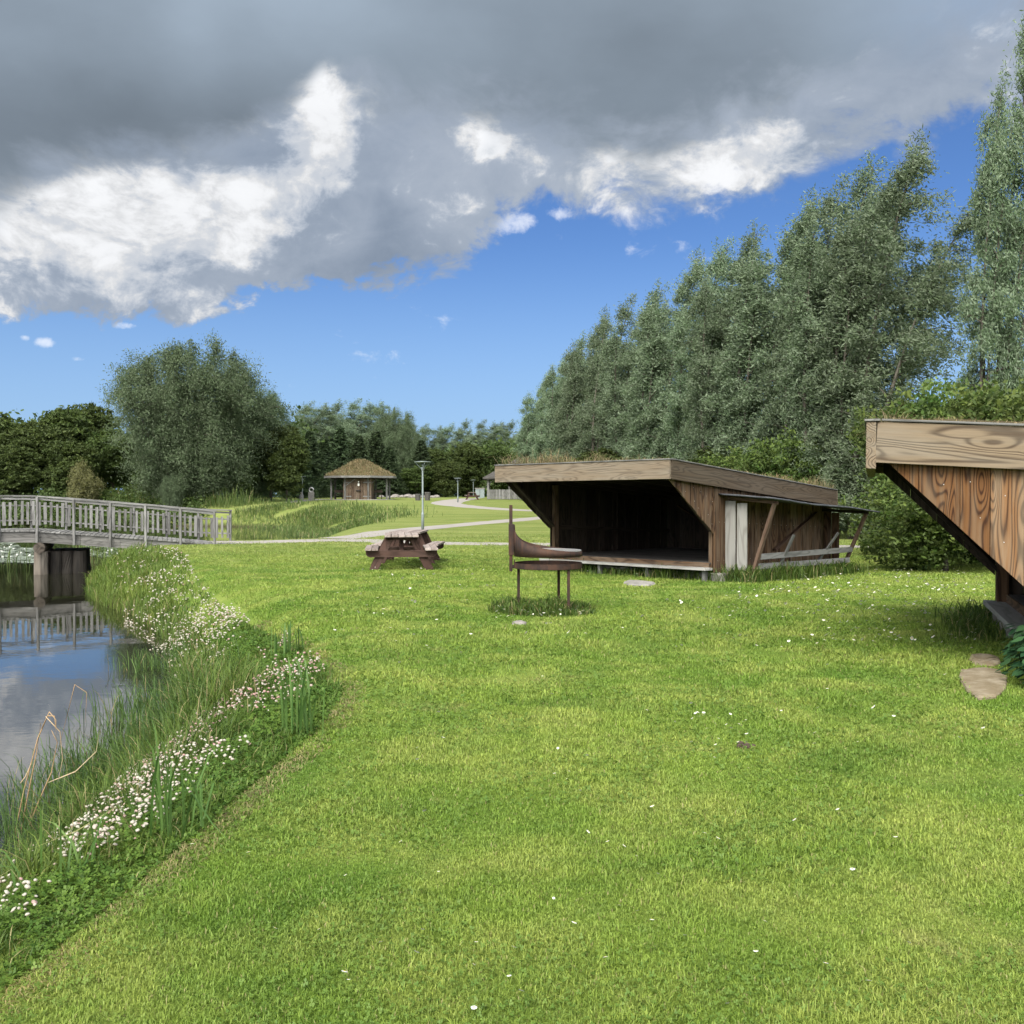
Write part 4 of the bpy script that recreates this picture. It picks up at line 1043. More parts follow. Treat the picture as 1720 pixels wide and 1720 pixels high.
def utility():
    g = G(797, 838.2); rt = root('utility_cabinet', 'small grey utility cabinet behind the far picnic table', 'cabinet', (g[0]+.35, g[1]+7, gz(g[0]+.3, g[1]+7)))
    MB().box((0,0,.5), (1.0,.6,1.0)).build('body', M_LAMP, rt, .02); MB().box((0,0,1.05), (1.1,.7,.1)).build('lid', M_CONC, rt, .02); MB().box((0,-.305,.5), (.03,.02,.8)).build('door_seam', M_IRON, rt)
utility()
def boulders():
    pos = [(641,831.5,.5),(652,833,.4),(664,832,.75),(676,832.5,.55),(686,831.5,.8),(697,832.5,.7),(706,832,.55),(716,832.4,.6),(726,833,.5),(733,832,.6),(659,831,.45),(692,831,.5)]
    names = ['low grey boulder, {} from the left in the row of rocks behind the pavilion']
    ordn = ['first','second','third','fourth','fifth','sixth','seventh','eighth','ninth','tenth','eleventh','twelfth']
    pos.sort()
    for i, (px, py, s) in enumerate(pos):
        d = 116+random.uniform(-2, 2); v = ray(px, py); x = v[0]/v[1]*d; z = gz(x, d)
        m = MB(); rs = np.random.default_rng(100+i); pr = [(0,-.3)]
        m.lathe([(.3,-.3),(.95,0),(1.0,.35),(.75,.75),(.3,.98),(0,1.0)], 12)
        m.v = [tuple(np.array(p)*np.array([s*.8, s*.7, s*.5])*(1+.22*(rs.random(3)-.5))) for p in m.v]
        o = m.build('boulder', M_STONE, None, .03)
        o.location = (x, d, z); o.rotation_euler = (0,0,rs.random()*6)
        tag(o, names[0].format(ordn[i]), 'boulder', 'row of rocks behind the pavilion')
boulders()
def slab(name, pts_px, label, z=.022, mat=None, seed=1):
    P = [G(*p)[:2] for p in pts_px]
    P = smooth_poly(P, 1); rs = np.random.default_rng(seed); P = [(p[0]+rs.normal(0, .012), p[1]+rs.normal(0, .012)) for p in P]
    c = np.mean(P, 0); m = MB()
    n = len(P); vs = []; 
    for f_, zz in ((1.0,-.06),(1.0,z-.012),(.95,z),(.6,z+.008),(.3,z+.004)): vs += [(c[0]+(p[0]-c[0])*f_, c[1]+(p[1]-c[1])*f_, zz+rs.normal(0, .004)) for p in P]
    fs = [(i*n+k, i*n+(k+1) % n, (i+1)*n+(k+1) % n, (i+1)*n+k) for i in range(4) for k in range(n)]+[tuple(range(4*n, 5*n))]
    if np.cross(np.append(np.array(P[1])-P[0], 0), np.append(np.array(P[2])-P[1], 0))[2] < 0: fs = [f[::-1] for f in fs]
    vs = [(v[0]-c[0], v[1]-c[1], v[2]) for v in vs]
    m._add(vs, fs); o = m.build(name, mat or M_SLAB); o.location = (c[0], c[1], 0); tag(o, label, 'stone slab'); SLABS.append(P)
def slabmat():
    s = NT('stone_slab'); o = s.obj(); n = s.noise(o, 4, 6, .7); n2 = s.noise(s.mapv(o, (6,26,6), rot=(0,0,.3)), 1, 5, .7)
    c = s.mix(s.sstep(n, .35, .7), (.15,.12,.075), (.25,.215,.155)); c = s.mix(s.math('MULTIPLY', s.sstep(n2, .5, .72), .8), c, (.12,.095,.055))
    return s.out(c, .95, s.bump(n2, .8, .02), spec=.1)
M_SLAB = slabmat()
slab('stone_slab', [(1606,1130),(1640,1122),(1692,1130),(1690,1170),(1630,1176)], 'larger mossy stepping slab in the grass before the right shelter')
slab('stone_slab', [(1624,1112),(1632,1100),(1676,1102),(1680,1121),(1640,1121)], 'smaller stepping slab just behind the larger one, near the right shelter', seed=2)
slab('stone_slab', [(1040,979),(1062,975),(1100,978),(1102,984),(1062,985)], 'pale flat stone in the grass before the platform of the grass-roofed shelter', mat=M_CONC, seed=3)
def molehill():
    g = G(1254, 1258); m = MB(); rs = np.random.default_rng(5)
    for k in range(14): 
        b = len(m.v); m.lathe([(0,-.01),(.02,0),(.016,.016),(0,.022)], 7, (rs.normal(0,.025), rs.normal(0,.03), rs.uniform(0,.012)))
    o = m.build('soil_clump', M_DIRT); o.location = (g[0], g[1], .005); tag(o, 'little crumbly dark soil clump on the open lawn', 'soil')
molehill()

# ================================================================== FOOTBRIDGE
def bridge():
    rt = root('footbridge', 'grey weathered wooden footbridge with picket railings over the pond', 'bridge', (0,0,0))
    A = np.array([-9.62, 33.1]); a = np.array([-5.94, -2.0]); a /= np.linalg.norm(a); n = np.array([a[1], -a[0]])
    if n[1] < 0: n = -n
    Wd = 2.15; SL = 16.0
    def zd(s_): # deck height along the span
        s_ = np.asarray(s_, float); t = np.clip(s_/5.4, 0, 1); up = .50*(t**.92); dn = np.clip((s_-8.2)/6.5, 0, 1)
        return up-.42*dn*dn*(3-2*dn)+.02
    def pt(s_, o, z): p = A+a*s_+n*o; return np.array([p[0], p[1], z])
    e3 = lambda: np.array([n[0], n[1], 0])
    m = MB(); s_ = -.75
    while s_ < SL:
        w = .142; m.bar(pt(s_, -.09, zd(s_)-.022), pt(s_, Wd+.09, zd(s_)-.022), w-.012, .044, jit=.003); s_ += w
    m.build('deck', W_GREY, rt)
    for o in (0.0, Wd):
        m = MB()
        for i in range(14):
            s0, s1_ = i*1.15-.6, (i+1)*1.15-.6
            for k, (dz, hh) in enumerate(((-.125,.15),(-.285,.155))):
                m.bar(pt(s0+.004, o, zd(s0)+dz), pt(s1_-.004, o, zd(s1_)+dz), .07-.012*k, hh, jit=.002)
        m.build('side_beam', W_GREYB, rt)
    for o, s_off, s_from in ((-.06, 0.0, 0), (Wd+.06, -.62, 0)):
        rl = None; sg = -1 if o < 0 else 1
        m = MB(); ps = [s_off+1.045*i for i in range(16)]
        for i in range(15):
            s0, s1_ = ps[i], ps[i+1]; t0 = .02 if i else .0
            m.bar(pt(s0-(.06 if i == 0 else 0), o, zd(s0)+1.05), pt(s1_, o, zd(s1_)+1.05), .13, .042, jit=.003)
            m.bar(pt(s0, o+sg*.012, zd(s0)+.965), pt(s1_, o+sg*.012, zd(s1_)+.975), .035, .06)
        rl = m.build('railing', W_GREY, rt, .003)
        for i, s0 in enumerate(ps):
            MB().bar(pt(s0, o+sg*.055, zd(s0)-(.37 if s0 > .3 else .2)), pt(s0+random.uniform(-.012, .012), o+sg*.055, zd(s0)+1.03), .066, .066, (0,1,0), jit=.003).build('post', W_GREY, rl, .003)
        if o < 0: continue
        m = MB()
        for i in range(15):
            s0, s1_ = ps[i], ps[i+1]
            for zz in (.25, .74): m.bar(pt(s0, o, zd(s0)+zz), pt(s1_, o, zd(s1_)+zz), .035, .045)
            k = 6
            for j in range(k):
                sp = s0+(s1_-s0)*(j+.55)/k+random.uniform(-.012, .012); lo = .11+random.uniform(-.03, .03); hi = .84+random.uniform(-.05, .05)
                m.bar(pt(sp, o-sg*.030, zd(sp)+lo), pt(sp+random.uniform(-.012, .012), o-sg*.030, zd(sp)+hi), random.uniform(.07, .098), .022, (n[0], n[1], 0), jit=.003)
        m.build('pickets', W_GREY, rl)
    # log piers in the water
    for s0 in (5.15, 11.6):
        for j, (o, ds) in enumerate([(o_, d_) for o_ in (.12, .62, 1.1, 1.6, 2.05) for d_ in (0, -.40, -.74, -1.08)]):
            r0 = .20+random.uniform(-.02, .02)
            MB().tube([pt(s0+ds, o+.25*(ds < 0), -1.75), pt(s0+ds, o+.25*(ds < 0), -.8), pt(s0+ds+random.uniform(-.02,.02), o+.25*(ds < 0), -.15)], [r0*1.06, r0, r0*.95], 14).build('pier_log', W_LOG if ds == 0 else W_BLACK, rt, smooth=False)
        MB().tube([pt(s0, -.32, -.02), pt(s0, Wd+.3, -.02)], .165, 16).build('cap_log', W_LOG, rt)
W_GREYB = wood('grey_bridge_beam_wood', (.05,.048,.043), (.12,.115,.105), (.155,.15,.14), .35, .8, 7, .8)
bridge()

# ================================================================== PLANTS
def blade_plant(nm, label, cat, loc, n, h, w, spread, lean, mat, group=None, bent=0):
    P = np.column_stack([rng.normal(0, spread, n), rng.normal(0, spread, n), np.zeros(n)])
    ln = np.abs(rng.normal(lean, lean*.6, n)); ln[:bent] = 1.5
    o = blades(P, h*rng.uniform(.55, 1.05, n), w*rng.uniform(.75, 1.2, n), ln, rng.random(n), nm, mat, seg=3)
    o.location = loc; return tag(o, label, cat, group)
def plants():
    def L(px, py, d):
        q = at(px, py, d); return (q[0], q[1], gz(q[0], q[1]))
    blade_plant('iris_plant', 'broad-leaved iris clump among clover beside the middle of the lawn edge', 'iris', L(503,1245,6.7), 30, .54, .014, .055, .26, M_IRIS, 'iris clumps')
    blade_plant('iris_plant', 'small stiff iris clump at the far end of the pink clover', 'iris', L(478,1082,10.6), 16, .40, .024, .06, .10, M_IRIS, 'iris clumps')
    blade_plant('iris_plant', 'tiny iris tuft just right of the small stiff clump', 'iris', L(505,1078,10.8), 6, .28, .028, .04, .14, M_IRIS, 'iris clumps')
    blade_plant('iris_plant', 'tall bright iris clump with arching leaves above the nearest white clover', 'iris', L(300,1415,4.75), 30, .52, .012, .06, .30, M_IRIS, 'iris clumps', bent=5)
    blade_plant('iris_plant', 'loose iris clump at the left edge, nearest the camera', 'iris', L(105,1480,4.3), 20, .40, .011, .09, .5, M_IRIS, 'iris clumps', bent=3)
    # dead bulrush stems leaning over the water
    s = NT('dead_reed_stem'); t = s.attr('tint'); m_dead = s.out(s.mix(t, (.27,.17,.08), (.46,.36,.23)), .8)
    q = at(22, 1330, 7.3); z = gz(q[0], q[1]); base = np.array([q[0], q[1], -.92])
    rt = root('dead_reed', 'pale dead bulrush with bent leaves leaning over the water', 'dead reed', tuple(base)); rt.scale = (.66, 1, 1.12)
    def c(p): return np.array(p)
    st = [((0,0,0),(.12,0,.33),(.26,.02,.66),(.36,.03,.80),(.44,.02,.80),(.47,0,.72)), ((.03,.05,0),(.13,.05,.3),(.22,.05,.55),(.27,.05,.75)), ((.05,.1,.0),(.2,.1,.22),(.35,.1,.42),(.43,.08,.62),(.38,.06,.70))]
    for i, P in enumerate(st):
        pp = [np.array(p) for p in P]; 
        MB().tube(pp, np.linspace(.008, .003, len(pp)), 6, tint=random.random()).build('stem', m_dead, rt, smooth=True)
    lv = [((.30,.02,.72),(.40,.0,.83),(.47,.0,.78),(.47,.0,.66)), ((.36,.0,.80),(.50,.02,.70),(.52,.03,.52),(.45,.05,.36)), ((.42,.1,.55),(.58,.15,.98),(.68,.2,.92),(.66,.2,.72)), ((.3,.1,.35),(.55,.2,.40),(.75,.25,.52),(.76,.3,.66)), ((.2,.0,.5),(.15,-.02,.42),(.10,-.03,.38))]
    for P in lv:
        MB().tube([np.array(p) for p in P], [.003,.0045,.0035,.001][:len(P)], 5, tint=random.random()).build('leaf', m_dead, rt, smooth=True)
    # nettle-like plant by the right shelter
    nett = [(1742,1150,8.75,.42),(1728,1118,9.3,.34),(1752,1170,8.3,.38)]
    lab = ['broad dark-leaved weed under the platform of the right shelter','dark-leaved weed nearest the corner of the right shelter step','dark-leaved weed at the very edge beside the stepping slabs']
    for (px, py, d, H), lb in zip(nett, lab):
        loc = L(px, py, d); n = 130; u = rng.random(n); a = rng.uniform(0, 6.28, n); r0 = .07+.20*rng.random(n)*np.sqrt(np.clip(1.1-u, 0, 1))
        C = np.stack([r0*np.cos(a), r0*np.sin(a), .05+u*H], 1); D = np.stack([np.cos(a), np.sin(a), rng.uniform(-.9, -.1, n)], 1); D /= np.linalg.norm(D, axis=1)[:,None]
        S = np.stack([-np.sin(a), np.cos(a), rng.normal(0,.2,n)], 1); ll = rng.uniform(.07, .13, n)[:,None]; ww = ll*.30
        V = np.stack([C, C+D*ll*.35+S*ww, C+D*ll*.7+S*ww*.7, C+D*ll, C+D*ll*.7-S*ww*.7, C+D*ll*.35-S*ww], 1).reshape(-1,3)
        rt2 = root('leafy_weed', lb, 'weed', loc, 0, 'weeds by the right shelter')
        big_mesh('leaves', V, np.arange(n)[:,None]*6+np.array([[0,5,4,3,2,1]]), {'tint': np.repeat(rng.random(n), 6)}, L_NET, rt2)
        mm = MB()
        for k in range(6):
            aa = random.uniform(0, 6.28); mm.tube([(.02*math.cos(aa), .02*math.sin(aa), -.02), (.10*math.cos(aa), .10*math.sin(aa), H*.6), (.14*math.cos(aa), .14*math.sin(aa), H*.95)], [.006,.005,.002], 5)
        mm.build('stems', M_NST, rt2)
M_NST = simple('green_stem', (.05,.09,.03), .7)
plants()
def water_plants():
    n = 420; lst = []
    for px0, px1, py0, py1, m in ((0,62,921,946,230),(140,235,915,936,130),(0,30,912,922,40)):
        for _ in range(m):
            px, py = random.uniform(px0, px1), random.uniform(py0, py1); v = ray(px, py); t = (WATER_Z-CAM_H)/v[2]; lst.append((v[0]*t, v[1]*t))
    P = np.array(lst); n = len(P); m = 9; a = np.linspace(.25, 6.03, m)
    ring = np.stack([np.cos(a), np.sin(a), .10*(np.arange(m) % 3 == 0)], 1); base = np.vstack([[[0,0,0]], ring])
    rot = rng.uniform(0, 6.28, n); sz = rng.uniform(.10, .24, n)
    c, s = np.cos(rot)[:,None], np.sin(rot)[:,None]
    V = np.stack([(base[None,:,0]*c-base[None,:,1]*s)*sz[:,None]+P[:,:1], (base[None,:,0]*s+base[None,:,1]*c)*sz[:,None]+P[:,1:], base[None,:,2]*sz[:,None]*.5+WATER_Z+.012+rng.uniform(0,.02,(n,1))], 2)
    F = np.arange(n)[:,None]*10+np.arange(10)[None,:]
    st = NT('lily_pad'); nn = st.noise(st.pos(), 3, 3, .6)
    mt = st.out(st.mix(nn, (.10,.14,.07), (.32,.35,.29)), .35, spec=.6)  # paler tones put the sky glare into the pad colour
    k = rng.random(n) < .10; hp = np.column_stack([P[k], np.full(k.sum(), WATER_Z+.06)])
    o = big_mesh('water_lilies', V.reshape(-1,3), F, None, mt); tag(o, 'lily pads floating on the pond beyond the footbridge', 'water lilies', kind='stuff')
    o2 = heads(hp, rng.uniform(.03, .055, k.sum()), np.zeros(k.sum()), 'lily_flowers', M_DAISY, squash=.8, label='white water lily blooms on the pond beyond the bridge', cat='lily flowers')
water_plants()
def reeds():
    pts = []
    # clump of reeds on the far right bank of the pond and along the left far bank
    B = np.array(POND)
    for (x0, y0, x1, y1, m, sp, h) in ((-8.2,52,-9.2,60,3200,.7,.50),(-9.2,60,-11.6,71,5600,1.7,.62),(-11.6,71,-16,80,5600,2.0,.70),(-16,80,-22.5,86,4600,2.0,.70),(-22.5,86,-36,89,2600,1.2,1.5),(-36,89,-60,90,1500,1.2,1.4)):
        t = rng.random(m); x = x0+(x1-x0)*t+rng.normal(0, sp, m); y = y0+(y1-y0)*t+rng.normal(0, sp, m)
        cl = vnoise(x*.55, y*.55, 61)
        k = cl > .38; pts.append(np.column_stack([x, y, h*np.where(x < -22, 1, .72)*(.25+1.0*cl)*rng.uniform(.3, 1.15, m)])[k])
    # standing stems in the water under the bridge
    for _ in range(260):
        px = random.uniform(122, 240); d = random.uniform(36, 44); v = ray(px, 900); pts.append(np.array([[v[0]/v[1]*d, d, random.uniform(.5, 1.1)]]))
    for px in (15,40,12,75): 
        for _ in range(12):
            d = random.uniform(33.5, 36); v = ray(px+random.uniform(-14, 14), 900); pts.append(np.array([[v[0]/v[1]*d, d, random.uniform(.4, .9)]]))
    A = np.vstack(pts); n = len(A); z = np.maximum(ground_z(A[:,0], A[:,1]), WATER_Z-.1)
    w = np.where(A[:,1] > 48, .034, .022)
    blades(np.column_stack([A[:,:2], z]), A[:,2], w*rng.uniform(.6, 1.2, n), np.abs(rng.normal(.45, .4, n)), np.clip(rng.normal(.5,.3,n),0,1), 'reeds', M_REED, label='reeds standing in the shallows and along the far pond bank', cat='reeds', seg=3)
reeds()

# ================================================================== TREES
def leaf_quads(C, L, Wd, bias, spread, tint, per, ctint, flat=0.0):
    """per leaves around every clump centre C (n,3); spread (n,3) half extents; returns V, F, tint"""
    n = len(C); N = n*per
    c = np.repeat(C, per, 0)+rng.normal(0, 1, (N,3))*np.repeat(spread, per, 0)*.5
    d = rng.normal(0, 1, (N,3))+np.array(bias); d /= np.linalg.norm(d, axis=1)[:,None]
    q = rng.normal(0, 1, (N,3)); 
    if flat: q[:, 2] *= (1-flat)
    s = np.cross(d, q); s /= np.linalg.norm(s, axis=1)[:,None]+1e-9
    if flat: s[:,2] *= (1-flat); s /= np.linalg.norm(s, axis=1)[:,None]+1e-9
    l = L*np.clip(np.exp(rng.normal(-.05, .35, N)), .4, 1.9)[:,None]; w = Wd*rng.uniform(.7, 1.3, N)[:,None]
    V = np.stack([c-d*l*.5, c+s*w*.5-d*l*.05, c+d*l*.5, c-s*w*.5-d*l*.05], 1).reshape(-1,3)
    F = np.arange(N)[:,None]*4+np.array([[0,1,2,3]])
    t = np.clip(np.repeat(ctint, per)+rng.normal(0, .17, N), 0, 1)
    return V, F, np.repeat(t, 4)

def willow(nm, H, Rr, stems, branches, per, leaf, lw, mat, seed, lean=.05, low=.10, dome=.0, droop=.55):
    global rng
    keep = rng; rng = np.random.default_rng(seed); rs = rng
    C = []; SP = []; CT = []; tr = MB()
    for k in range(stems):
        ph = 2*math.pi*(k+rs.uniform(-.35, .35))/stems; ro = Rr*(rs.uniform(.40, .95) if dome else rs.uniform(.30, .80)) if k else 0
        Ht = H*(rs.uniform(.90, 1.0) if dome else rs.uniform(.66, .97) if k else 1.0)*(1-dome*(ro/Rr)**2.4)
        s = np.linspace(0, 1, 9)
        ex = .75 if dome else 1.05
        X = ro*np.cos(ph)*s**ex+lean*Ht*s**2.2+.10*np.sin(s*5+k); Y = ro*np.sin(ph)*s**ex+.10*np.cos(s*4+k); Z = Ht*s
        path = np.stack([X, Y, Z], 1); r0 = .013*H*rs.uniform(.5, .9)/math.sqrt(stems)*1.9
        tr.tube(path, r0*(1-.93*s)+.008, 7)
        for b in range(branches):
            sb = low+(.97-low)*((b+rs.random())/branches); p0 = np.array([np.interp(sb, s, path[:,i]) for i in range(3)])
            wprof = np.interp(sb, [0,.08,.22,.5,.75,.92,1], [.55,.8,1.0,1.0,.86,.62,.40] if not dome else [.6,.8,1.0,1.0,1.0,.85,.6])
            ln = Rr*wprof*rs.uniform(.45, 1.0)*(.72 if stems > 4 else .95); az = ph+rs.normal(0, 1.1) if (k and rs.random() < .75) else rs.uniform(0, 6.28)
            el = rs.uniform(.25, 1.05)
            dirv = np.array([math.cos(az)*math.cos(el), math.sin(az)*math.cos(el), math.sin(el)])
            nseg = 7; t = np.linspace(.18, 1, nseg)
            bx = p0+np.outer(t*ln, dirv)+np.outer(t**2*ln, [lean*2.6, 0, -droop])
            if b % 2 == 0: tr.tube(np.vstack([p0, bx[2], bx[4]]), [r0*(1-sb)*.4+.012, .018, .008], 5, False)
            for i in range(nseg):
                if rs.random() < .12: continue
                C.append(bx[i]); w = (.26+.34*rs.random())*1.5 if dome else (.15+.30*rs.random()); w = w*max(.45, min(1, H/10)); SP.append((w, w, w*1.15)); CT.append(rs.normal(.45, .14)+(.10 if i > 4 else -.03))
        # feathery tip
        for i in range(10): C.append(path[-1]+np.array([rs.normal(0,.16)-.035*i*lean*10, rs.normal(0,.16), -.20*i+.2])*H/14); SP.append((.20+.06*i,)*2+(.45,)); CT.append(.5)
    C = np.array(C); V, F, t = leaf_quads(C, leaf, lw, (.25+lean*4, -.1, -.55), np.array(SP), None, per, np.array(CT))
    rng = keep
    rt = root(nm, None, None); tr.build('trunk', W_BARK, rt, smooth=True)
    big_mesh('crown', V, F, {'tint': t}, mat, rt)
    return rt
def broadleaf(nm, H, Rr, lobes, clumps, per, leaf, lw, mat, seed, flat=.55, base=.12, trunk=True, zsq=.55, shell=.55, bias=(0,0,-.2), rag=.0):
    global rng
    keep = rng; rng = np.random.default_rng(seed); rs = rng
    C = []; SP = []; CT = []; tr = MB()
    tr.tube([(0,0,-.2),(.05,.02,H*.3),(.1,.0,H*.75)], [.02*H,.015*H,.004*H], 8)
    for k in range(lobes):
        a = 2*math.pi*(k+rs.random())/lobes; ro = Rr*rs.uniform(.15, .62); zc = H*rs.uniform(base+.16, .80) if k else H*.66
        if k == 0: ro = 0
        lr = min(Rr*rs.uniform(.38, .60), Rr-ro*.75); lz = min(lr*zsq*2.0*rs.uniform(.7, 1.1), H-zc, max(.3, zc-H*base*.3))
        cc = np.array([ro*math.cos(a), ro*math.sin(a), zc])
        tr.tube([(0,0,H*.2), tuple(cc*[.5,.5,.75]), tuple(cc)], [.008*H,.006*H,.002*H], 6, False)
        for _ in range(clumps):
            d = rs.normal(0, 1, 3); d /= np.linalg.norm(d); f = shell+(1-shell)*rs.random()**.6
            p = cc+d*np.array([lr, lr, lz])*f*(rs.uniform(.85, 1.08)+(rag*rs.random()**3 if rag else 0))
            if p[2] < .1: p[2] = .1+rs.random()*.3
            C.append(p); w = (.16+.2*rs.random())*max(.55, Rr/3.2); SP.append((w*1.25, w*1.25, w*(1-flat*.6))); CT.append(rs.normal(.42, .17+rag*.3)+.10*d[2])
    V, F, t = leaf_quads(np.array(C), leaf, lw, bias, np.array(SP), None, per, np.array(CT), flat)
    rng = keep
    rt = root(nm, None, None); tr.build('trunk', W_BARK, rt, smooth=True)
    big_mesh('crown', V, F, {'tint': t}, mat, rt); return rt
def spruce(nm, H, Rr, seed, mat):
    global rng
    keep = rng; rng = np.random.default_rng(seed); rs = rng; C = []; SP = []; CT = []; tr = MB()
    tr.tube([(0,0,-.2),(0,0,H*.98)], [.016*H,.02], 8); z = H*.05
    while z < H*.98:
        f = 1-z/H; nb = 7 if f > .3 else 5
        for b in range(nb):
            a = 2*math.pi*(b+rs.random())/nb; ln = Rr*(f**.85)*rs.uniform(.75, 1.12)+.12
            for t in np.linspace(.25, 1, 6):
                C.append((math.cos(a)*ln*t, math.sin(a)*ln*t, z-.28*ln*t*t+.10*ln*t)); SP.append((.16+.18*t*f, .16+.18*t*f, .10+.12*f)); CT.append(rs.normal(.35, .15)+.18*(t > .8))
        z += H*.030*(1+.4*f)
    V, F, t = leaf_quads(np.array(C), .42, .11, (0,0,-.35), np.array(SP), None, 11, np.array(CT), .35)
    rng = keep; rt = root(nm, None, None); tr.build('trunk', W_BARK, rt, smooth=True); big_mesh('crown', V, F, {'tint': t}, mat, rt); return rt

def place(protos, used, i, *a, **k):
    p = protos[i % len(protos)]
    if id(p) not in used:
        used.add(id(p)); loc, rz, sc = a; p.location = loc; p.rotation_euler = (0,0,rz); p.scale = sc if isinstance(sc, tuple) else (sc,)*3
        return tag(p, k.get('label'), k.get('cat'), k.get('group'))
    return copy_thing(p, *a, **k)
ORD = ['first','second','third','fourth','fifth','sixth','seventh','eighth','ninth','tenth','eleventh','twelfth','thirteenth','fourteenth','fifteenth','sixteenth']
def trees():
    # ---- row of wind-combed willows on the right
    wil = [willow('willow_tree', 14, 3.3, 7, 34, 66, .135, .045, L_WIL, 11+i, lean=.15, low=.05) for i in range(3)]
    used = set()
    row = [(1800,-10,27.5),(1532,243,36.5),(1470,262,38.5),(1425,292,40.5),(1352,330,43.5),(1275,378,46.5),(1222,412,50),(1168,425,52.5),(1112,478,58.5),(1062,492,62),(1018,520,67),(985,560,76),(952,596,87),(922,625,98)]
    for i, (px, top, d) in enumerate(row):
        x = (px-860)/FPX*d; H = CAM_H+(HOR-top)/FPX*d-gz(x, d); s = H/14.3
        wx = .95+.25*random.random() if i else .58
        if i == 0: lb = 'tallest grey-green willow, cut off by the right edge of the photo'
        else: lb = 'silvery willow leaning in the wind, %s tree from the right end of the row' % ORD[i]
        if i == 0: lb = 'tallest silvery willow at the right end of the row, cut off by the edge'
        # trees lean with the wind to +x: keep the rotation small so that the lean stays
        place(wil, used, i, (x-.145*H, d, gz(x, d)-.05), random.uniform(-.5, .5), (s*wx, s*wx, s), label=lb, cat='tree', group='row of wind-combed willows')
    # ---- the big willow on the left and its smaller neighbour
    bw = willow('willow_tree', 14, 6.6, 24, 36, 48, .19, .07, L_WILB, 33, lean=.012, low=.04, dome=.42, droop=.6)
    bw.location = ((322-860)/FPX*90, 90, gz(-28, 90)); x = -28; tag(bw, 'huge round willow with dense grey-green crown behind the footbridge', 'tree')
    s = (CAM_H+(HOR-563)/FPX*90-gz(-28, 90))/14.2; bw.scale = (s*1.02, s, s)
    copy_thing(bw, ((425-860)/FPX*97, 97, gz(-24, 97)), 2.2, (.56,.56,.80), label='smaller grey-green willow tucked against the right side of the huge one', cat='tree')
    copy_thing(bw, ((664-860)/FPX*140, 140, gz(-16, 140)), 4.1, (.55,.55,.89), label='dark rounded willow standing tall behind the turf-roofed pavilion', cat='tree')
    # ---- dark broadleaf trees
    dec = [broadleaf('broadleaf_tree', 9.5, 4.2, 13, 85, 26, .34, .20, L_DEC, 51+i, .6) for i in range(3)]
    used = set()
    D = [(-25,684,98,1.15,'dark green tree cut off by the left edge, behind the bridge rail'),(52,690,96,1.1,'dark green tree second from the left edge, above the footbridge'),(92,676,104,1.0,'dark green tree with a pointed top left of the umbrella-shaped one'),
         (148,676,112,.9,'umbrella-shaped nearly black tree left of the huge willow'),(190,705,97,1.0,'broad dark tree standing just left of the huge willow'),(120,735,91,1.2,'low spreading dark tree directly above the middle of the footbridge'),
         (20,745,90,1.2,'low bushy dark tree at the left edge over the bridge'),(455,700,96,.85,'yellowish dark green tree at the right foot of the huge willow'),(482,722,93,.8,'low beech-like tree beside the small left path lamp'),(262,775,92,.9,'dark low tree under the left half of the huge willow'),(392,770,93,.9,'dark low tree under the right half of the huge willow'),
         (722,748,128,1.0,'dark tree in the dip of the tree line behind the tall lamp'),(785,742,126,.95,'low dark green tree right of the tall lamp head'),(700,775,121,.8,'low dark tree between pavilion roof and tall lamp'),(845,745,126,1.0,'dark tree rising behind the plank-walled pavilion'),(748,772,120,.85,'low rounded tree directly behind the bend of the path'),
         (905,735,118,1.0,'dark tree above the left end of the grass-roofed shelter'),(950,740,104,.9,'dark undergrowth tree behind the front of the grass-roofed shelter')]
    for i, (px, top, d, wx, lb) in enumerate(D):
        x = (px-860)/FPX*d; H = CAM_H+(HOR-top)/FPX*d-gz(x, d); s = H/9.6
        place(dec, used, i, (x, d, gz(x, d)-.1), random.uniform(0, 6.28), (max(s*wx, .55), max(s*wx, .55), s), label=lb, cat='tree')
    # ---- spruces
    sp = [spruce('spruce_tree', 11, 2.6, 71+i, L_SPR) for i in range(2)]
    used = set()
    S = [(520,722,112,'leftmost dark spruce behind the pavilion'),(545,735,118,'second dark spruce from the left behind the pavilion'),(572,716,122,'third dark spruce from the left, above the pavilion roof'),(603,730,119,'dark spruce right behind the peak of the pavilion roof'),(632,722,123,'dark spruce behind the right slope of the pavilion roof'),(708,738,124,'pointed spruce above the head of the tall lamp'),(655,748,121,'short spruce right of the pavilion roof'),(500,735,108,'dark spruce above the small left lamp')]
    for i, (px, top, d, lb) in enumerate(S):
        x = (px-860)/FPX*d; H = CAM_H+(HOR-top)/FPX*d-gz(x, d); s = H/11
        place(sp, used, i, (x, d, gz(x, d)-.1), random.uniform(0, 6.28), (s*1.6, s*1.6, s), label=lb, cat='tree', group='spruces behind the pavilion')
    # ---- distant pale willows
    T = [(490,675,150),(515,682,155),(540,672,150),(570,668,152),(605,688,156),(635,690,154),(690,712,160),(738,712,160),(762,705,158),(790,704,162),(815,712,158),(838,706,165),(862,712,160),(886,705,158),(908,700,150)]
    for i, (px, top, d) in enumerate(T):
        x = (px-860)/FPX*d; H = CAM_H+(HOR-top)/FPX*d-1.5; s = H/14.3
        where = 'over the spruces' if px < 650 else 'in the gap right of the pavilion' if px < 720 else 'above the winding path'
        copy_thing(wil[i % 3], (x-.03*H, d, 1.45), random.uniform(-.6, .6), (s*1.75, s*1.75, s), label='distant pale willow %s, %s from left on the skyline' % (where, ORD[i]), cat='tree', group='distant willows on the skyline')
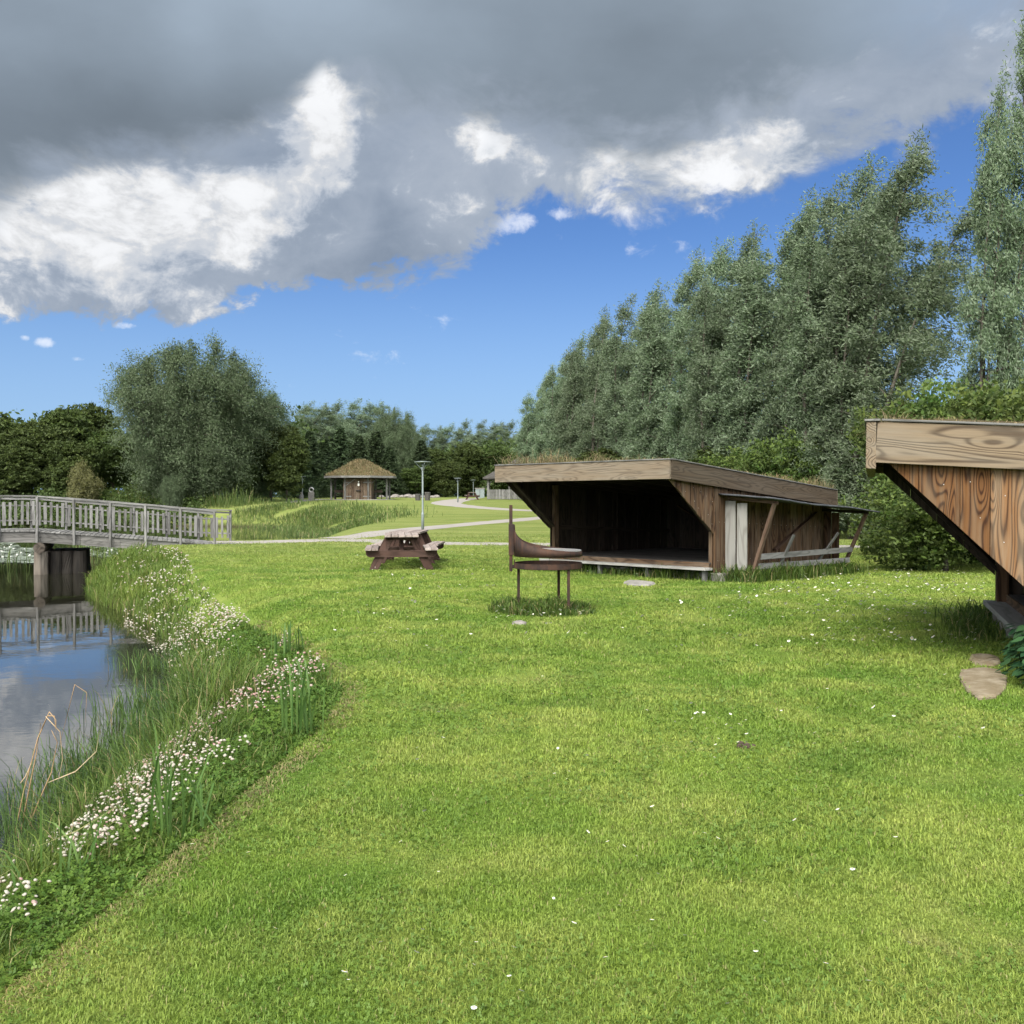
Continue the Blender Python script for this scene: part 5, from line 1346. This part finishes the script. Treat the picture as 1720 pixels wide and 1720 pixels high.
    # ---- small yellowish weeping willow by the pond
    gw = willow('small_willow', 3.6, 1.5, 7, 22, 20, .16, .055, L_GOLD, 91, lean=.01, low=.05, dome=.4, droop=.9)
    x = (140-860)/FPX*88; gw.location = (x, 88, gz(x, 88)); s = (CAM_H+(HOR-778)/FPX*88-gz(x, 88))/3.6; gw.scale = (s*.8, s*.8, s); tag(gw, 'small yellowish rounded willow in front of the dark trees by the bridge', 'tree')
    x = (290-860)/FPX*86; copy_thing(bw, (x, 86, gz(x, 86)), 1.0, (.17,.17,.24), label='small pale grey willow bush at the foot of the huge willow', cat='bush')
    # ---- bushes on the right
    bs = [broadleaf('leafy_bush', 4, 2.3, 20, 62, 26, .125, .072, L_BSH, 81+i, .35, .03, shell=.25, zsq=.45, rag=.35) for i in range(3)]
    used = set()
    B = [(1590,21.3,1.75,2.55,'low spreading bush on the lawn just left of the right shelter'),(1690,23.5,2.3,3.4,'bush behind the diagonal edge of the right shelter'),(1560,27,2.2,4.5,'tall light green bush rising above the corner of the right shelter roof'),(1672,25.5,2.6,4.6,'tall bush above the fascia of the right shelter'),(1760,22,2.3,4.2,'bright leafy bush at the edge above the right shelter roof'),
         (1345,39,2.3,4.2,'light green bush behind the lowest corner of the grass-roofed shelter'),(1435,43,2.9,4.4,'bush across the path between the two shelters'),(1545,42,3.2,4.2,'wide bush across the path, left of the right shelter'),(1270,41,2.6,3.6,'bush behind the side of the grass-roofed shelter'),(1390,46,2.6,5.0,'taller bush at the back between the two shelters')]
    for i, (px, d, r, H, lb) in enumerate(B):
        x = (px-860)/FPX*d
        place(bs, used, i, (x, d, gz(x, d)-.05), random.uniform(0, 6.28), (r/2.3, r/2.3, H/4.1), label=lb, cat='bush')
    # under-storey of the willow row
    U = [(1020,58,2.4,4.0),(1090,56,2.4,3.8),(1160,50,2.4,3.6),(1225,46,2.4,3.8),(960,80,3,4.5)]
    for i, (px, d, r, H) in enumerate(U):
        x = (px-860)/FPX*d
        copy_thing(dec[i % 3], (x, d, gz(x, d)-.05), random.uniform(0, 6.28), (r/4.2, r/4.2, H/9.5), label='dark bush under the willow row, %s from the left behind the grass-roofed shelter' % ORD[i], cat='bush', group='bushes under the willow row')
trees()
def woods():
    # the closed wood behind the nameable trees: one mass
    C = []; 
    for px0, px1, d, top in ((-260,520,118,735),(470,960,150,760),(900,1500,120,735),(1450,2100,62,690),(-700,-250,110,700)):
        m = 900
        px = rng.uniform(px0, px1, m); dd = d+rng.uniform(-5, 9, m); x = (px-860)/FPX*dd
        hmax = (HOR-top)/FPX*dd*(.75+.5*vnoise(x*.25, dd*0+3, 9)); z = prof(np.hypot(x, dd))+hmax*rng.random(m)**.8
        C.append(np.column_stack([x, dd, z]))
    C = np.vstack(C); V, F, t = leaf_quads(C, .6, .40, (0,0,-.2), np.full((len(C),3), 1.6), None, 34, np.clip(rng.normal(.35, .18, len(C)), 0, 1), .4)
    # low scrub along the far pond bank, finer leaved
    m = 1500; px = rng.uniform(-300, 335, m); dd = 83.5+9*rng.random(m); x = (px-860)/FPX*dd
    z = np.maximum(ground_z(x, dd), WATER_Z)+(.4+1.5*vnoise(x*.4, dd*0+5, 19))*rng.random(m)**.7-.3
    V2, F2, t2 = leaf_quads(np.column_stack([x, dd, z]), .26, .15, (0,0,-.1), np.full((m,3), .75), None, 40, np.clip(rng.normal(.4, .2, m), 0, 1), .4)
    F = np.vstack([F, F2+len(V)]); V = np.vstack([V, V2]); t = np.concatenate([t, t2])
    o = big_mesh('woodland', V, F, {'tint': t}, L_DEC); tag(o, 'dense dark wood closing off the view behind the park trees', 'wood', kind='stuff')
woods()

# ================================================================== grass last: it needs the slabs
SLABS += [SHEL1, SHEL2]
lawn_grass(); bank_vegetation(); daisies()
M_STRAW = blade_mat('straw_blade', False, (.20,.17,.075), (.33,.29,.14), (.14,.18,.05), .3)
tuft_zone('dry_clippings', [(e_[0]+.10, e_[1]) for e_ in LAWN_EDGE if 2.4 < e_[1] < 14], 5200, .055, .035, M_STRAW, 'dry straw-coloured grass along the mown edge of the bank', 'dry grass', 2, (.8, 2.2))
lp = local_poly(O1, TH1, [(-4.1,-.05),(-3,-.1),(-2,-.1),(-1,-.05),(.3,.15),(.7,.3),(.8,1.5),(.75,3.0),(.7,4.0)])
tuft_zone('shelter_tufts', lp, 3600, .13, .30, M_TALL, 'long unmown grass round the foot of the grass-roofed shelter', 'grass')
lp2 = local_poly(O2, TH2, [(-4.3,-.3),(-4.3,.6),(-4.2,-.2),(-3.2,-.35),(-2.2,-.35)])
tuft_zone('shelter_tufts', lp2, 1800, .16, .26, M_TALL, 'long grass round the corner of the right shelter', 'grass')
def grill_tuft():
    n = 3200; a = rng.uniform(0, 6.28, n); r = np.sqrt(rng.random(n)); x = .40+r*np.cos(a)*.72; y = 13.75+r*np.sin(a)*.62
    d = vnoise(x*3.5, y*3.5, 5); h = (.06+.30*d*(1-.5*r))*rng.uniform(.5, 1.1, n)
    blades(np.column_stack([x, y, ground_z(x, y)]), h, .009*rng.uniform(.6, 1.3, n), rng.uniform(.2, 1.1, n), np.clip(rng.normal(.4,.25,n),0,1), 'grill_tuft', M_TALL, label='unmown tuft of grass round the legs of the fire grill', cat='grass', seg=3)
    m = MB(); rs = np.random.default_rng(3); m.lathe([(.05,-.05),(.12,0),(.10,.05),(.04,.08),(0,.085)], 9); m.v = [tuple(np.array(p)*(1+.25*(rs.random(3)-.5))*[.8,.6,.6]) for p in m.v]
    o = m.build('stone', M_STONE); g = G(872, 1049); o.location = (g[0], g[1], 0); tag(o, 'small half-buried stone in the grass under the fire grill', 'stone')
grill_tuft()
